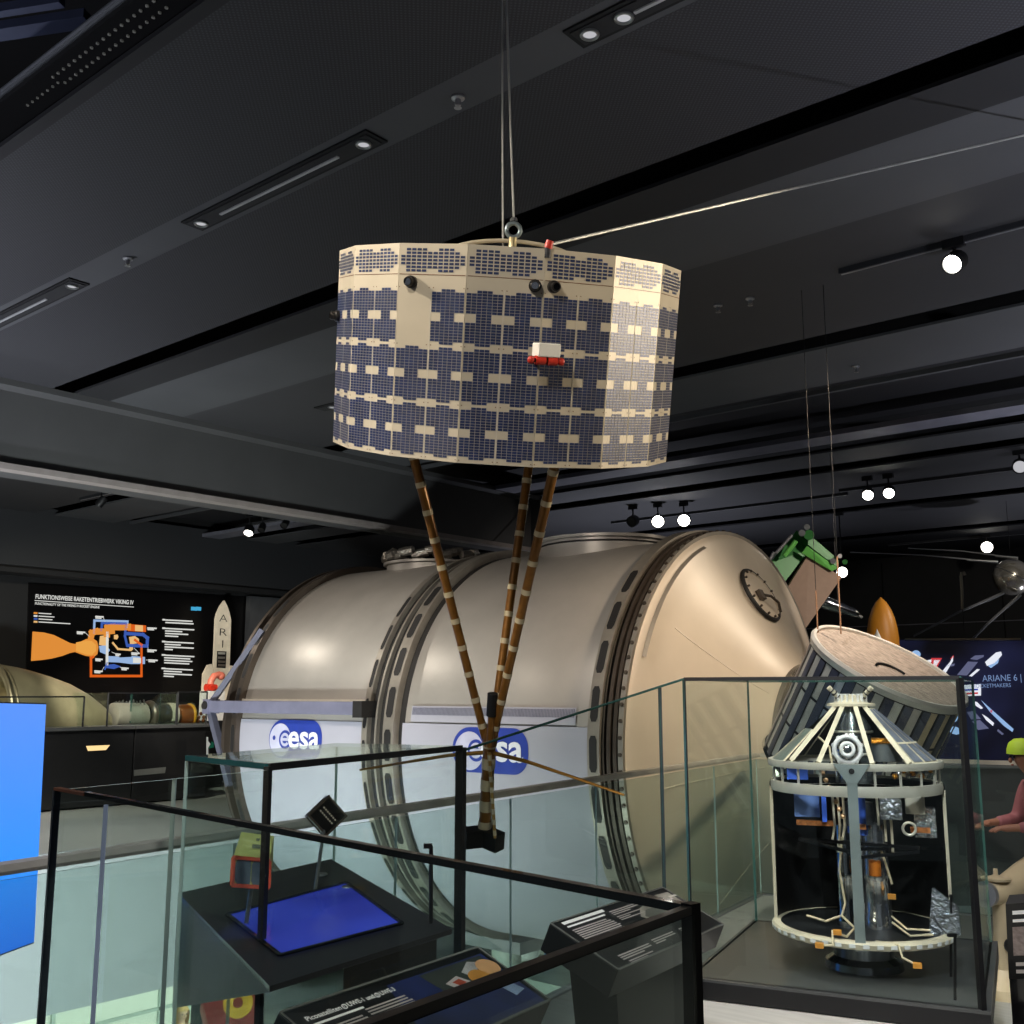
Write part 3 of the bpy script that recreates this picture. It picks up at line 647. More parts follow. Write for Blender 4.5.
btext('FUNCTIONALITY OF THE VIKING IV ROCKET ENGINE', (35, 604.5), (99.5, 608.3), .042, w_l, .02)
for i, (m_, w) in enumerate(((o_o, 12), (w_l, 15), (b_d, 13), (o_p, 31))):
    y = 613+i*2.9; line('legend_mark', [(34.6, y), (36.6, y+.1)], .03, m_); line('legend_text', [(39, y+.2), (39+w, y+.2+w*.06)], .016, w_l)
nz = [(32.5, 631.5), (44, 632.5), (54, 635), (62, 639), (70, 643), (75, 644), (80, 642), (86, 639), (93, 638.5), (97, 641), (98.5, 647), (97.5, 654), (94, 657), (86, 656), (80, 654), (75, 652), (70, 653), (62, 656), (52, 658.5), (42, 660), (31, 661)]
shape('nozzle_drawing', nz, o_o); shape('nozzle_core', [(76, 642.5), (86, 640.5), (92, 641), (96, 645), (96, 651), (92, 655), (86, 654.5), (76, 651)], glow('diagram_amber', (240, 168, 76), .8), .016)
line('pipe_drawing', [(93, 657), (91, 658), (91, 676), (141.5, 676), (141.5, 645), (135, 640)], .045, o_d)
line('pipe_drawing', [(90.5, 640), (92, 633), (96, 631.5), (106, 631.5), (112, 631)], .11, o_o); line('pipe_drawing', [(107, 634), (107.5, 628), (113, 627), (128, 627)], .12, o_o)
shape('pump_drawing', [(128, 624), (146, 625.5), (146, 632), (128, 631)], o_d); shape('pump_drawing', [(135, 625), (143, 625.5), (143, 631.5), (135, 631)], o_p, .018)
line('pipe_drawing', [(94, 633), (94.5, 620.5), (127.5, 621.5), (127, 627)], .04, b_l); line('pipe_drawing', [(101.5, 630), (102, 623), (126, 623.5), (125, 636), (127, 645)], .045, b_d)
line('pipe_drawing', [(126, 633.5), (143, 634.5), (147.5, 638), (147, 646), (128, 645.5)], .06, b_d)
shape('pump_drawing', [(129, 637), (135, 636), (139, 639), (139, 643), (133, 644), (133, 650), (129, 650), (130, 643)], o_p)
line('pipe_drawing', [(131, 650), (118, 649), (113, 643)], .035, o_p); shape('valve_drawing', [(100, 636), (107, 635), (109, 640), (106, 646), (99, 645)], o_p)
shape('valve_drawing', [(114, 635), (117.5, 634.5), (118.5, 637), (117, 639.5), (114, 639)], o_p, .018)
line('pipe_drawing', [(107.3, 633), (107, 664)], .05, w_l); shape('valve_drawing', [(99, 646), (106, 645), (110, 650), (107, 655), (100, 652)], b_l)
shape('tank_drawing', [(107, 656), (118, 656.5), (120, 657.5), (131, 657), (132, 656), (145, 657), (145, 664), (131, 664), (119, 662.5), (107, 662)], b_l); shape('pump_drawing', [(133, 657.5), (141, 658), (141, 663), (133, 663)], w_l, .018)
shape('tank_drawing', [(106, 665), (114, 664), (121, 666.5), (114, 669), (106, 668)], b_d); line('pipe_drawing', [(107, 663), (105, 669)], .03, b_d)
for x, y, w, x2, y2 in ((96, 616.5, 7, 105, 622), (77.5, 632, 7, 90, 637), (96, 659, 6, 100, 659), (95, 671, 7, 104, 667), (148, 628, 8, 147, 628), (148, 650, 8, 148, 645), (149, 660, 8, 146, 660), (122, 668, 6, 120, 667), (116, 654, 4, 112, 652), (132, 653, 7, 134, 648)):
    line('callout', [(x, y), (x+w, y+.4)], .026, w_l); line('callout', [(x, y+1.5), (x+w*.7, y+1.8)], .022, w_l); line('callout_line', [(x+w if x2 > x else x, y), (x2, y2)], .008, w_l)
yy = 620
for n, ws in ((2, (26, 27)), (4, (28, 16, 22, 12)), (4, (28, 15, 28, 7)), (4, (29, 25, 27, 24)), (4, (28, 17, 27, 9))):
    line('bullet', [(163.2-.02*(yy-620), yy-.3), (164.6, yy-.2)], .03, w_l)
    for i in range(n): line('paragraph_line', [(166-.035*(yy-620), yy+i*2.5), (166-.035*(yy-620)+ws[i], yy+i*2.5+ws[i]*.05)], .024, w_l)
    yy += n*2.5+3.4
for a, b in ((191.7, 196.2), (196.8, 200)): line('small_sign', [(a+.9, 608.6), (b-.4, 608.8)], .07, glow('sign_cyan', (70, 170, 215), .8) if a < 192 else bpy.data.materials['sign_cyan'])
# white rocket cut-out
RX = -17.4
def K(x, y, off=0.0): return onX(x, y, RX+off)
rk = thing('rocket_cutout', 'tall cream rocket silhouette with black letters down its body', 'rocket model', K(222, 700))
crm = mat('rocket_cream_glow', (212, 200, 178), .6, emit=.18)  # emission added so the cutout looks brightly lit
def kprism(name, pts, m, parent, off=0.0, th=.05):
    a = [K(x, y, off) for x, y in pts]; n = len(a); mb = MB(); v = a+[p-Vector((th, 0, 0)) for p in a]
    mb.add(v, [tuple(range(n)), tuple(range(2*n-1, n-1, -1))]+[(i, n+i, n+(i+1) % n, (i+1) % n) for i in range(n)]); return mb.build(name, m, parent)
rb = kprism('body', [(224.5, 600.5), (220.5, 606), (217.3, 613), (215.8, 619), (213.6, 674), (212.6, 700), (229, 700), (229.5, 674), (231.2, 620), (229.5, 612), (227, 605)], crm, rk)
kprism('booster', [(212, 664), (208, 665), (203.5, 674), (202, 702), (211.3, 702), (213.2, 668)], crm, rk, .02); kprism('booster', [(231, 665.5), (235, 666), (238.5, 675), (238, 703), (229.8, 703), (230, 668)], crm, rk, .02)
lt = mat('rocket_lettering', (44, 40, 38), .6)
for ch, x, y, w in (('A', 219.2, 621.5, 8.0), ('R', 219.6, 635.5, 7.2), ('I', 222.0, 647.5, .9)):
    pa, pb = K(x, y, .006), K(x+w, y+.5, .006); MB().text(ch, axes(pa, (pb-pa) if ch != 'I' else Vector((0, 1, 0)), (0, 0, 1)), (pb-pa).length, .135, 0, -.012 if ch != 'I' else 0).build('letter', lt, rb)
kprism('picture_window', [(217.2, 651), (226.5, 651.4), (225.6, 668.2), (216.6, 667.6)], mat('window_dark', (30, 28, 28), .4), rb, .004, .01)
for y in (653.5, 658, 662, 665.5): kprism('picture_patch', [(218.2, y-1.6), (225.4, y-1.2), (225, y+1), (218, y+.8)], mat('patch_grey', (170, 165, 158), .5) if y < 655 else mat('patch_grey_2', (116, 110, 104), .5), rb, .008, .004)
# counter
ctr_m = mat('counter_black', (30, 31, 33), .35, coat=.2); ctr_t = mat('counter_top_grey', (92, 94, 96), .3, .3)
CX = -14.9
ya, yb_, yc_ = onX(30, 780, CX).y, onX(132, 780, CX).y, onX(206, 780, CX).y
for i, (y0, y1, lb) in enumerate(((1.0, ya+.02, 'black exhibit counter unit mostly hidden behind the blue screen'), (ya+.03, yb_-.01, 'black exhibit counter unit under the rocket nozzle'), (yb_+.01, yc_, 'black exhibit counter unit under the engine glass cases'))):
    if y1-y0 < .2: continue
    t = thing('exhibit_counter', lb, 'counter', (CX-.25, (y0+y1)/2, 0), 0, 'black counter units')
    MB().box((CX-.25, (y0+y1)/2, .56), (.5, y1-y0, 1.08)).build('cabinet', ctr_m, t, .006); MB().box((CX-.24, (y0+y1)/2, 1.125), (.54, y1-y0, .05)).build('worktop', ctr_t, t, .004)
    if i == 1: MB().quad(onX(86, 746, CX+.006), onX(110, 745, CX+.006), onX(106, 750, CX+.006), onX(88, 751, CX+.006)).build('lit_panel', glow('warm_lit_panel', (250, 214, 150), 1.0), t)
    if i == 2: MB().quad(onX(134, 770, CX+.006), onX(166, 767, CX+.006), onX(165, 773, CX+.006), onX(134, 776, CX+.006)).build('painted_reflection', mat('counter_reflection', (110, 114, 112), .5), t)  # last quad is a reflection painted on the cabinet front
# nozzle and engine on the counter (axis along the wall)
EX = -16.45
def E(x, y): return onX(x, y, EX)
nm = mat('nozzle_olive_metal', (172, 164, 132), .4, .45, var=.16, scale=3, bump=.2, bscale=9)
axA, axB = E(106, 727), E(-20, 727); axA.z = axB.z = E(106, 724).z; d_ = axB-axA; L_ = d_.length; nf = frame(axA, d_, (0, 0, 1))
nt_ = thing('rocket_nozzle', 'large olive-grey metal rocket nozzle lying behind the black counter', 'rocket nozzle', (EX, (axA.y+axB.y)/2, 1.15))
def rad(x, y): return abs(E(x, y).z-axA.z)
pf = [(rad(106, 712), 0), (rad(100, 706), L_*.05), (rad(80, 693), L_*.206), (rad(60, 683), L_*.365), (rad(40, 676), L_*.524), (rad(20, 670), L_*.683), (rad(8, 667), L_*.778), (rad(-12, 662), L_)]
bell = MB().lathe(pf+[(pf[-1][0]-.04, L_), (pf[3][0]-.05, L_*.365), (.12, .05)], nf, 64).build('bell', nm, nt_)
MB().torus(nf @ Matrix.Translation((0, 0, L_*.985)), pf[-1][0]+.01, .035, 48, 8).torus(nf @ Matrix.Translation((0, 0, L_*.93)), pf[-1][0]-.03, .02, 48, 8).build('rim', mat('rim_metal', (176, 166, 134), .35, .8), nt_)
for yk in (.12, .62): MB().box((EX, axA.y+d_.y*yk, .45), (.5, .12, .9 if yk < .5 else .75)).build('cradle', M['blk'], nt_)
et = thing('rocket_engine', 'silver rocket engine chamber with a thick ring, inside the counter glass case', 'rocket engine', (EX, E(145, 720).y, 1.15))
def along(x): return E(x, 719).y
def lat(mb, prof, zc, mi=0): return mb.lathe([(r, y) for r, y in prof], Matrix(((0, 1, 0, EX), (0, 0, 1, 0), (1, 0, 0, zc), (0, 0, 0, 1))), 40, mi)
zc = E(130, 716).z
lat(MB(), [(.01, along(111)), (.17, along(111)), (.215, along(112)), (.215, along(143)), (.01, along(143.5))], zc).build('chamber', mat('engine_silver', (186, 180, 168), .35, .35), et)
MB().torus(Matrix(((0, 1, 0, EX), (0, 0, 1, along(149)), (1, 0, 0, zc), (0, 0, 0, 1))), .2, .055, 40, 12).build('ring_manifold', mat('dull_ring', (150, 136, 126), .3, .85), et)
lat(MB(), [(.19, along(151)), (.2, along(158)), (.2, along(166)), (.01, along(166.2))], zc).build('dark_section', mat('engine_dark', (58, 54, 52), .4, .6), et)
lat(MB(), [(.2, along(166)), (.21, along(167)), (.21, along(173)), (.01, along(173.3))], zc).build('pale_flange', mat('pale_flange', (196, 186, 168), .5), et)
MB().tube([(EX+.26, along(152), zc-.14), (EX+.27, along(158), zc-.1), (EX+.27, along(168), zc-.1)], .022, 10).torus(frame((EX+.27, along(152), zc-.15), (1, 0, 0)), .04, .016, 20, 8).build('connecting_rod', M['chrome'], et)
mb = MB()
for i in range(9): mb.tube([(EX+.02*i-.05, along(113+i*3.4), zc+.19), (EX+.02, along(114.8+i*3.4), zc+.235+.012*(i % 3)), (EX, along(116+i*3.4), zc+.2)], .014, 8)
mb.build('piping', M['steel'], et)
MB().box((EX, along(143), .565), (.8, 1.1, 1.13)).build('plinth', ctr_m, et)
at_ = thing('amber_engine_part', 'amber-coloured turbine casing with yellow rim inside a small glass case', 'engine part', (EX, along(183), 1.15))
lat(MB(), [(.01, along(176)), (.17, along(176.5)), (.2, along(180)), (.2, along(188)), (.12, along(193)), (.01, along(194))], zc-.02).build('casing', mat('amber_metal', (170, 96, 32), .3, .7, bump=.3), at_)
MB().box((EX, along(184), .565), (.7, .5, 1.13)).build('plinth', ctr_m, at_)
MB().torus(Matrix(((0, 1, 0, EX), (0, 0, 1, along(189)), (1, 0, 0, zc-.02), (0, 0, 0, 1))), .19, .03, 32, 10).build('yellow_rim', mat('yellow_rim', (214, 160, 40), .35, .4), at_)
mb = MB()
for i in range(7): mb.ball((EX+.12+.03*(i % 2), along(192+i*1.3), zc-.16+.06*(i % 4)), .035, 10)
mb.build('valve_cluster', mat('valve_brown', (120, 70, 36), .35, .6), at_)
for x0, x1, yt, lb in ((-6, 83, 697, 'low glass case in front of the rocket nozzle'), (107, 176, 693, 'glass case around the silver engine chamber'), (177, 206, 692, 'small glass case around the amber engine part')):
    t = thing('glass_case', lb, 'glass case', (CX-.2, (onX(x0, 720, CX).y+onX(x1, 720, CX).y)/2, 1.15), 0, 'glass cases on the counter')
    y0, y1 = onX(x0, 720, CX+.0).y, onX(x1, 720, CX).y; zt = onX(x0, yt, CX).z; xb = CX-1.35 if x0 > 50 else CX-.02
    mb = MB(); pane(mb, (CX, y0), (CX, y1), 1.15, zt)
    if x0 > 50: pane(mb, (CX, y1), (xb, y1), 1.15, zt); pane(mb, (CX, y0), (xb, y0), 1.15, zt); mb.box(((CX+xb)/2, (y0+y1)/2, zt), (CX-xb, y1-y0, .01), 0)
    mb.build('glass_panes', [M['glass'], M['edge']], t)
    fr_ = MB()
    for a, b in (((CX, y0, 1.15), (CX, y0, zt)), ((CX, y1, 1.15), (CX, y1, zt)), ((CX, y0, zt), (CX, y1, zt))): fr_.bar(a, b, .022, .022)
    fr_.build('edge_frame', M['blk'], t)
# red valve model
vx = -16.6; V = lambda x, y: onX(x, y, vx)
vt = thing('red_valve', 'red and pink pipe valve standing in front of the white rocket shape', 'valve', (vx, V(213, 695).y, 1.15))
pk = mat('valve_pink', (216, 120, 100), .45)
MB().tube([V(210, 688), V(211, 681), V(214, 676), V(219, 674.5), V(223, 677)], .06, 14).build('pipe_bend', pk, vt); MB().ball(V(221, 676), .075, 16).build('pipe_ball', pk, vt)
MB().cyl(V(204, 687.5)+Vector((.05, 0, 0)), V(214, 688)+Vector((.05, 0, 0)), .065, 18).cyl(V(208, 688), V(208, 688)+Vector((.14, 0, 0)), .05, 14).build('valve_body', M['red'], vt)
MB().box((vx, V(212, 700).y, (V(212, 691).z+1.15)/2), (.3, .32, V(212, 691).z-1.15)).build('plinth', M['white'], vt)
MB().box((vx, V(212, 700).y, .575), (.34, .34, 1.15)).build('stand', ctr_m, vt)
# blue screen
k = quad3((45.5, 704.5), (33.5, 942), (-70, 980), (-48, 702), 6.4)
bs = thing('blue_screen', 'tall glowing blue screen behind the steel handrail', 'screen', (k[0]+k[2])*.5)
n_ = (k[3]-k[0]).cross(k[1]-k[0]).normalized(); n_ = n_ if n_.dot(FW) > 0 else -n_
m, nt, b = base('blue_screen_glow'); N, L = nt.nodes, nt.links
tc = N.new('ShaderNodeTexCoord'); sp = N.new('ShaderNodeSeparateXYZ'); rp = N.new('ShaderNodeValToRGB'); L.new(tc.outputs['Generated'], sp.inputs[0]); L.new(sp.outputs['Z'], rp.inputs[0])
rp.color_ramp.elements[0].color = S((20, 112, 232)); rp.color_ramp.elements[1].color = S((84, 142, 246)); e_ = rp.color_ramp.elements.new(.32); e_.color = S((34, 140, 250))
b.inputs['Base Color'].default_value = (0, 0, 0, 1); L.new(rp.outputs['Color'], b.inputs['Emission Color']); b.inputs['Emission Strength'].default_value = .95; b.inputs['Roughness'].default_value = .4
MB().quad(*[p-n_*.004 for p in k]).build('display', m, bs)
c_ = sum(k, Vector())*.25
MB().hexa([c_+(p-c_)*1.012+n_*.08 for p in k]+[c_+(p-c_)*1.012 for p in k]).build('housing', M['blk'], bs)
fb = min(k, key=lambda p: p.z)
MB().tube([c_+n_*.12, Vector((c_.x+n_.x*.12, c_.y+n_.y*.12, -5))], .06, 12).build('mast', M['blk'], bs)
# ================================================================== glass railing round the opening
rl = thing('glass_railing', 'long green-tinted glass railing with a steel handrail round the floor opening', 'railing', ((HS.x+HE.x)/2, (HS.y+HE.y)/2, 0))
def at_rail(t): return HS.lerp(HE, t)
LR = (HE-HS).length; nP = 11
for i in range(nP):
    a, b = at_rail(i/nP+.0004), at_rail((i+1)/nP-.0004); mb = MB(); pane(mb, a, b, -.3, 1.09, .008); mb.build('glass_pane', [M['rail'], M['edgel']], rl)
mb = MB(); nn = Vector((-hd.y, hd.x, 0))
pf = [(-.03, -.012), (.03, -.012), (.034, 0), (.03, .02), (-.03, .02), (-.034, 0)]
hr = MB().add([HS+nn*p[0]+Vector((0, 0, p[1])) for p in pf]+[HE+nn*p[0]+Vector((0, 0, p[1])) for p in pf]+[HC+nn*p[0]+Vector((0, 0, p[1])) for p in pf], [(i, (i+1) % 6, 6+(i+1) % 6, 6+i) for i in range(6)]+[(6+i, 6+(i+1) % 6, 12+(i+1) % 6, 12+i) for i in range(6)])
hr.build('handrail', mat('handrail_steel', (206, 200, 188), .4, .25), rl)
mb = MB(); pane(mb, HE, HC, -.3, 1.09, .008); mb.build('glass_pane', [M['rail'], M['edgel']], rl)
MB().bar(HS-Vector((0, 0, 1.16)), HE-Vector((0, 0, 1.16)), .06, .1).bar(HE-Vector((0, 0, 1.16)), HC-Vector((0, 0, 1.16)), .06, .1).build('base_shoe', M['alu'], rl)

# ================================================================== glass enclosure at the front
ZT = 1.43
A_, P2, D_, B_, C_ = atz(57, 790, ZT), atz(268, 770, ZT), atz(461, 750, ZT), atz(691, 913, ZT), atz(390, 1026, ZT)
C_ = B_ + (C_-B_)*1.7
en = thing('glass_enclosure', 'nearest glass enclosure with black top edge and black front post', 'glass barrier', ((A_.x+B_.x)/2, (A_.y+B_.y)/2, 0))
def gp(a, b, z1=ZT, n=1, t=.012, mats=None, root=en, z0=0.03, gap=.002):
    for i in range(n):
        p = Vector(a).lerp(Vector(b), i/n); q = Vector(a).lerp(Vector(b), (i+1)/n); d = (q-p).normalized()*gap
        z = z1 if not isinstance(z1, tuple) else (z1[0]+(z1[1]-z1[0])*i/n, z1[0]+(z1[1]-z1[0])*(i+1)/n)
        mb = MB(); pane(mb, p+d, q-d, z0, z, t); mb.build('glass_pane', mats or [M['glass'], M['edge']], root)
gp(A_, B_); gp(A_, P2, ZT, 2, mats=[M['glass'], M['edgel']])
gp(B_, C_)
mb = MB(); q0 = A_.lerp(B_, .1)
MB().bar(q0+Vector((0, 0, .004)), B_+Vector((0, 0, .004)), .013, .009).build('top_edge', mat('black_glass_edge', (22, 34, 32), .2, coat=.4), en)
MB().bar(A_+Vector((0, 0, .003)), q0+Vector((0, 0, .003)), .016, .006).build('copper_edge', mat('copper_edge', (150, 92, 66), .4, .3), en)
MB().bar(B_+Vector((0, 0, .004)), C_+Vector((0, 0, .004)), .010, .008).build('top_bar', mat('black_top_bar', (20, 19, 18), .35, coat=.3), en)
MB().bar((B_.x, B_.y, 0.0), B_+Vector((0, 0, .010)), .0145, .0135, 0, (B_-A_)).build('corner_post', M['blk'], en)
MB().bar((A_.x, A_.y, 0.0), A_, .015, .011, 0, (B_-A_)).build('corner_strip', mat('slate_corner', (56, 66, 80), .3), en)
for f in (.16,): MB().bar(Vector((A_.x, A_.y, 0)).lerp(Vector((B_.x, B_.y, 0)), f), A_.lerp(B_, f)-Vector((0, 0, .01)), .006, .008).build('joint_strip', mat('blue_joint_glow', (190, 205, 235), .5, emit=.12), en)  # slight glow makes up for little light on this strip

# ================================================================== the small-satellite case
BL_, BR_ = atz(187, 761, ZT), atz(337, 747, ZT)
cs = thing('glass_case', 'glass case with black corner posts over the sloping table with small satellites', 'glass case', ((P2.x+BR_.x)/2, (P2.y+BR_.y)/2, 0))
for a, b in ((P2, D_), (P2, BL_), (BL_, BR_), (BR_, D_)): gp(a, b, ZT, 1, root=cs, mats=[M['glass'], M['edgel']])
mb = MB(); tp = [P2, D_, BR_, BL_]
mb.hexa([p+Vector((0, 0, .002)) for p in tp]+[p+Vector((0, 0, .016)) for p in tp], 0); mb.build('glass_top', [glass('greenish_glass_top', (238, 246, 244), .1, .4, veil=.03)], cs)
MB().bar(P2+Vector((0, 0, .008)), D_+Vector((0, 0, .008)), .016, .02).build('front_edge', M['blk'], cs)
MB().bar(P2+Vector((0, 0, .01)), BL_+Vector((0, 0, .01)), .014, .016).build('side_edge', mat('teal_edge', (44, 92, 96), .25, coat=.5), cs)
for p, w in ((P2, .018), (D_, .032)): MB().bar((p.x, p.y, .03), p+Vector((0, 0, .01)), w, w, 0, (D_-P2)).build('corner_post', M['blk'], cs)
MB().bar((BL_.x, BL_.y, .03), BL_, .01, .01).build('pale_corner', M['edgel'], cs); MB().bar((BR_.x, BR_.y, .03), BR_, .008, .008).build('pale_corner', M['edgel'], cs)
# sloping table
TB = quad3((178, 893), (331, 859), (452, 929), (270, 986), (BL_-EYE).dot(FW)+.02)
ctr = sum(TB, Vector())/4; tn = (TB[1]-TB[0]).cross(TB[3]-TB[0]).normalized(); tn = tn if tn.z > 0 else -tn
tb = thing('sloping_table', 'black sloping display table with a blue screen, inside the glass case', 'display table', (ctr.x, ctr.y, 0))
cent = lambda ps: sum(ps, Vector())/len(ps)
MB().hexa([p-tn*.014 for p in TB]+TB).build('table_top', mat('table_top_black', (30, 31, 34), .3, coat=.2), tb)
zl = (TB[0]-EYE).dot(FW); Pb = atd(173, 1003, zl); Pb = Vector((TB[0].x, TB[0].y, Pb.z)); ed = TB[1]-TB[0]
w0_ = [TB[0]-tn*.0145, TB[3]-tn*.0145, Pb]; w1_ = [TB[1]-tn*.0145, TB[2]-tn*.0145, Pb+ed]
MB().add(w0_+w1_, [(0, 2, 1), (3, 4, 5), (0, 3, 5, 2), (1, 2, 5, 4), (0, 1, 4, 3)]).build('wedge_body', mat('wedge_lit_grey', (96, 104, 110), .45), tb)  # grey tone stands for light on the table's left side
pm = lambda u, v: TB[0].lerp(TB[1], u).lerp(TB[3].lerp(TB[2], u), v)
pq = [pm(.42, .15), pm(.97, .15), pm(.97, .93), pm(.42, .93)]
MB().hexa([Vector((p.x, p.y, 0)) for p in pq]+[p-tn*.016 for p in pq]).build('pedestal', M['blkgloss'], tb)
def ontab(x, y, off=.003): return onp(x, y, TB[0], tn)+tn*off
scm, nt, b = base('blue_table_screen'); N, L = nt.nodes, nt.links
tc = N.new('ShaderNodeTexCoord'); gz = N.new('ShaderNodeTexNoise'); gz.inputs['Scale'].default_value = 2.2; rp = N.new('ShaderNodeValToRGB'); L.new(tc.outputs['Object'], gz.inputs[0]); L.new(gz.outputs[0], rp.inputs[0])
rp.color_ramp.elements[0].position = .35; rp.color_ramp.elements[1].position = .7; rp.color_ramp.elements[0].color = S((34, 44, 150)); rp.color_ramp.elements[1].color = S((58, 78, 205))
b.inputs['Base Color'].default_value = (.01, .01, .05, 1); b.inputs['Roughness'].default_value = .15; L.new(rp.outputs[0], b.inputs['Emission Color']); b.inputs['Emission Strength'].default_value = .5
sq = [(227, 916), (346, 884), (402, 925), (280, 957)]
MB().poly([ontab(*p, .004) for p in sq]).build('screen', scm, tb)
mb = MB(); qs = [ontab(*p, .005) for p in sq]
for a, b2 in zip(qs, qs[1:]+qs[:1]): mb.bar(a, b2, .012, .006, 0, tn)
mb.build('screen_frame', M['blkgloss'], tb)
for x, y in ((322, 875), (347, 888)): MB().lathe([(.001, .006), (.016, .006), (.02, .002), (.02, 0)], frame(ontab(x, y, .0), tn), 18).build('button', M['steel'], tb)
# cube satellites
def cube_thing(name, label, corner_px, depth, e1, e2, e3, faces, frame_m):
    pass
kc = atd(326, 816, 3.75); sz = .092
tt = thing('cube_satellite', 'small black cube satellite tilted on a thin rod above the table', 'satellite', kc)
rot = (Matrix((RT, UP, -FW)).transposed() @ (Matrix.Rotation(R(24), 3, Vector((-1, 1, 0)).normalized()) @ Matrix.Rotation(R(42), 3, 'Z')))
bx = MB().box(kc, (sz, sz*1.02, sz), 0, rot).build('body', mat('cube_dark', (24, 20, 18), .3, .2), tt, .002)
mb = MB()
for sx in (-1, 1):
    for sy in (-1, 1):
        mb.bar(kc+rot @ Vector((sx*sz/2, sy*sz/2, -sz/2)), kc+rot @ Vector((sx*sz/2, sy*sz/2, sz/2)), .008, .008)
        mb.bar(kc+rot @ Vector((-sz/2, sx*sz/2, sy*sz/2)), kc+rot @ Vector((sz/2, sx*sz/2, sy*sz/2)), .007, .007)
        mb.bar(kc+rot @ Vector((sx*sz/2, -sz/2, sy*sz/2)), kc+rot @ Vector((sx*sz/2, sz/2, sy*sz/2)), .007, .007)
mb.build('edge_frame', mat('cube_frame_metal', (120, 104, 90), .35, .8), tt)
mb = MB()
for i in range(7):
    for o_ in (-.007, .009): mb.box(kc+rot @ Vector((o_, (i-3)*.0095, sz/2+.0012)), (.005, .006, .0015), 0, rot)
mb.build('contact_row', mat('contact_cream', (206, 190, 168), .4), bx)
cb = ontab(315, 890, 0)
MB().tube([kc-rot @ Vector((0, 0, 0)), kc.lerp(cb, .5), cb], .006, 8).build('support_rod', M['steel'], tt)
kc2 = atd(254, 862, 3.3)
yt = thing('cube_satellite', 'yellow-topped small satellite with red frame and grey panels above the table', 'satellite', kc2)
f4 = quad3((233, 857.5), (269, 861), (268, 888), (231.5, 885.5), 3.2); tp4 = quad3((233, 857.5), (269, 861), (274, 836), (241.5, 832), 3.2)
bk = (tp4[3]-tp4[0]); 
MB().hexa([f4[3], f4[2], f4[2]+bk, f4[3]+bk, f4[0], f4[1], f4[1]+bk, f4[0]+bk]).build('body', mat('satellite_yellow', (206, 202, 122), .55), yt)
fn = (f4[1]-f4[0]).cross(f4[3]-f4[0]).normalized(); fn = fn if fn.dot(FW) < 0 else -fn
mb = MB(); qs = [p+fn*.002 for p in f4]
for a, b2 in zip(qs, qs[1:]+qs[:1]): mb.bar(a, b2, .011, .008, 0, fn)
mb.build('red_frame', mat('frame_red_orange', (224, 92, 66), .5), yt)
for u0, u1 in ((.06, .48), (.5, .93)):
    pt = lambda u, v: f4[0].lerp(f4[1], u).lerp(f4[3].lerp(f4[2], u), v)+fn*.003
    w = (.06, .0); MB().poly([pt(u0, .2), pt(u0+.06, .07), pt(u1-.02, .07), pt(u1, .2), pt(u1, .8), pt(u1-.02, .93), pt(u0+.06, .93), pt(u0, .8)]).build('solar_panel', mat('panel_slate', (112, 122, 132), .3, .2), yt)
un = (tp4[1]-tp4[0]).cross(tp4[3]-tp4[0]).normalized(); un = un if un.z > 0 else -un
pt = lambda u, v: tp4[0].lerp(tp4[1], u).lerp(tp4[3].lerp(tp4[2], u), v)+un*.002
MB().poly([pt(.42, .4), pt(.66, .4), pt(.66, .55), pt(.42, .55)]).poly([pt(.5, .68), pt(.58, .68), pt(.6, .8), pt(.48, .8)]).build('top_marking', mat('marking_grey', (92, 100, 84), .6), yt)
c5 = ontab(246, 925, 0); c6 = (f4[3]+f4[2])/2+bk*.5
MB().tube([c6, Vector((c6.x, c6.y, 0)).lerp(c6, 1) if False else c6.lerp(c5, .5), c5], .007, 8).build('support_rod', M['steel'], yt)
# little reading lamps
def lampost(px, py0, py1, depth, label, cap):
    a, b2 = atd(px, py0, depth), atd(px, py1, depth)
    t = thing('case_lamp', label, 'lamp', b2, 0, 'slim black case lamps')
    MB().cyl(b2, a, .006, 10).build('pole', M['blk'], t); MB().box(a+RT*cap+Vector((0, 0, 0)), (.012, .012, .012), 0).bar(a+RT*(cap*1.9), a-RT*cap*.3, .016, .013).build('lamp_head', M['blk'], t)
q = onp(430, 928, TB[0], tn); lampost(431, 846, 923, (q-EYE).dot(FW), 'slim black lamp pole at the corner of the sloping table', -.011)

# ================================================================== reading desks
def desk(name, label, quad, D0, thick, foot, post_px, group='black reading desks'):
    q = quad3(*quad, D0); n = (q[1]-q[0]).cross(q[3]-q[0]).normalized(); n = n if n.z > 0 else -n; c = cent(q)
    t = thing(name, label, 'reading desk', (c.x, c.y, 0), 0, group)
    MB().hexa([p-n*thick for p in q]+q).build('desk_top', mat('desk_black', (24, 24, 25), .4, coat=.15), t, .003)
    mb = MB(); qs = [p+n*.001 for p in q]
    for a, b2 in zip(qs, qs[1:]+qs[:1]): mb.bar(c+(a-c)*.985, c+(b2-c)*.985, .006, .003, 0, n)
    mb.build('border_line', mat('border_grey', (120, 122, 116), .4), t)
    f = [Vector((c.x+(p.x-c.x)*foot, c.y+(p.y-c.y)*foot, 0.0)) for p in q]
    MB().hexa(f+[c+(p-c)*.72-n*thick for p in q]).build('pedestal', mat('desk_pedestal_black', (18, 18, 19), .45), t)
    pl = lambda u, v, off=.0015: q[0].lerp(q[1], u).lerp(q[3].lerp(q[2], u), v)+n*off
    return t, q, n, pl
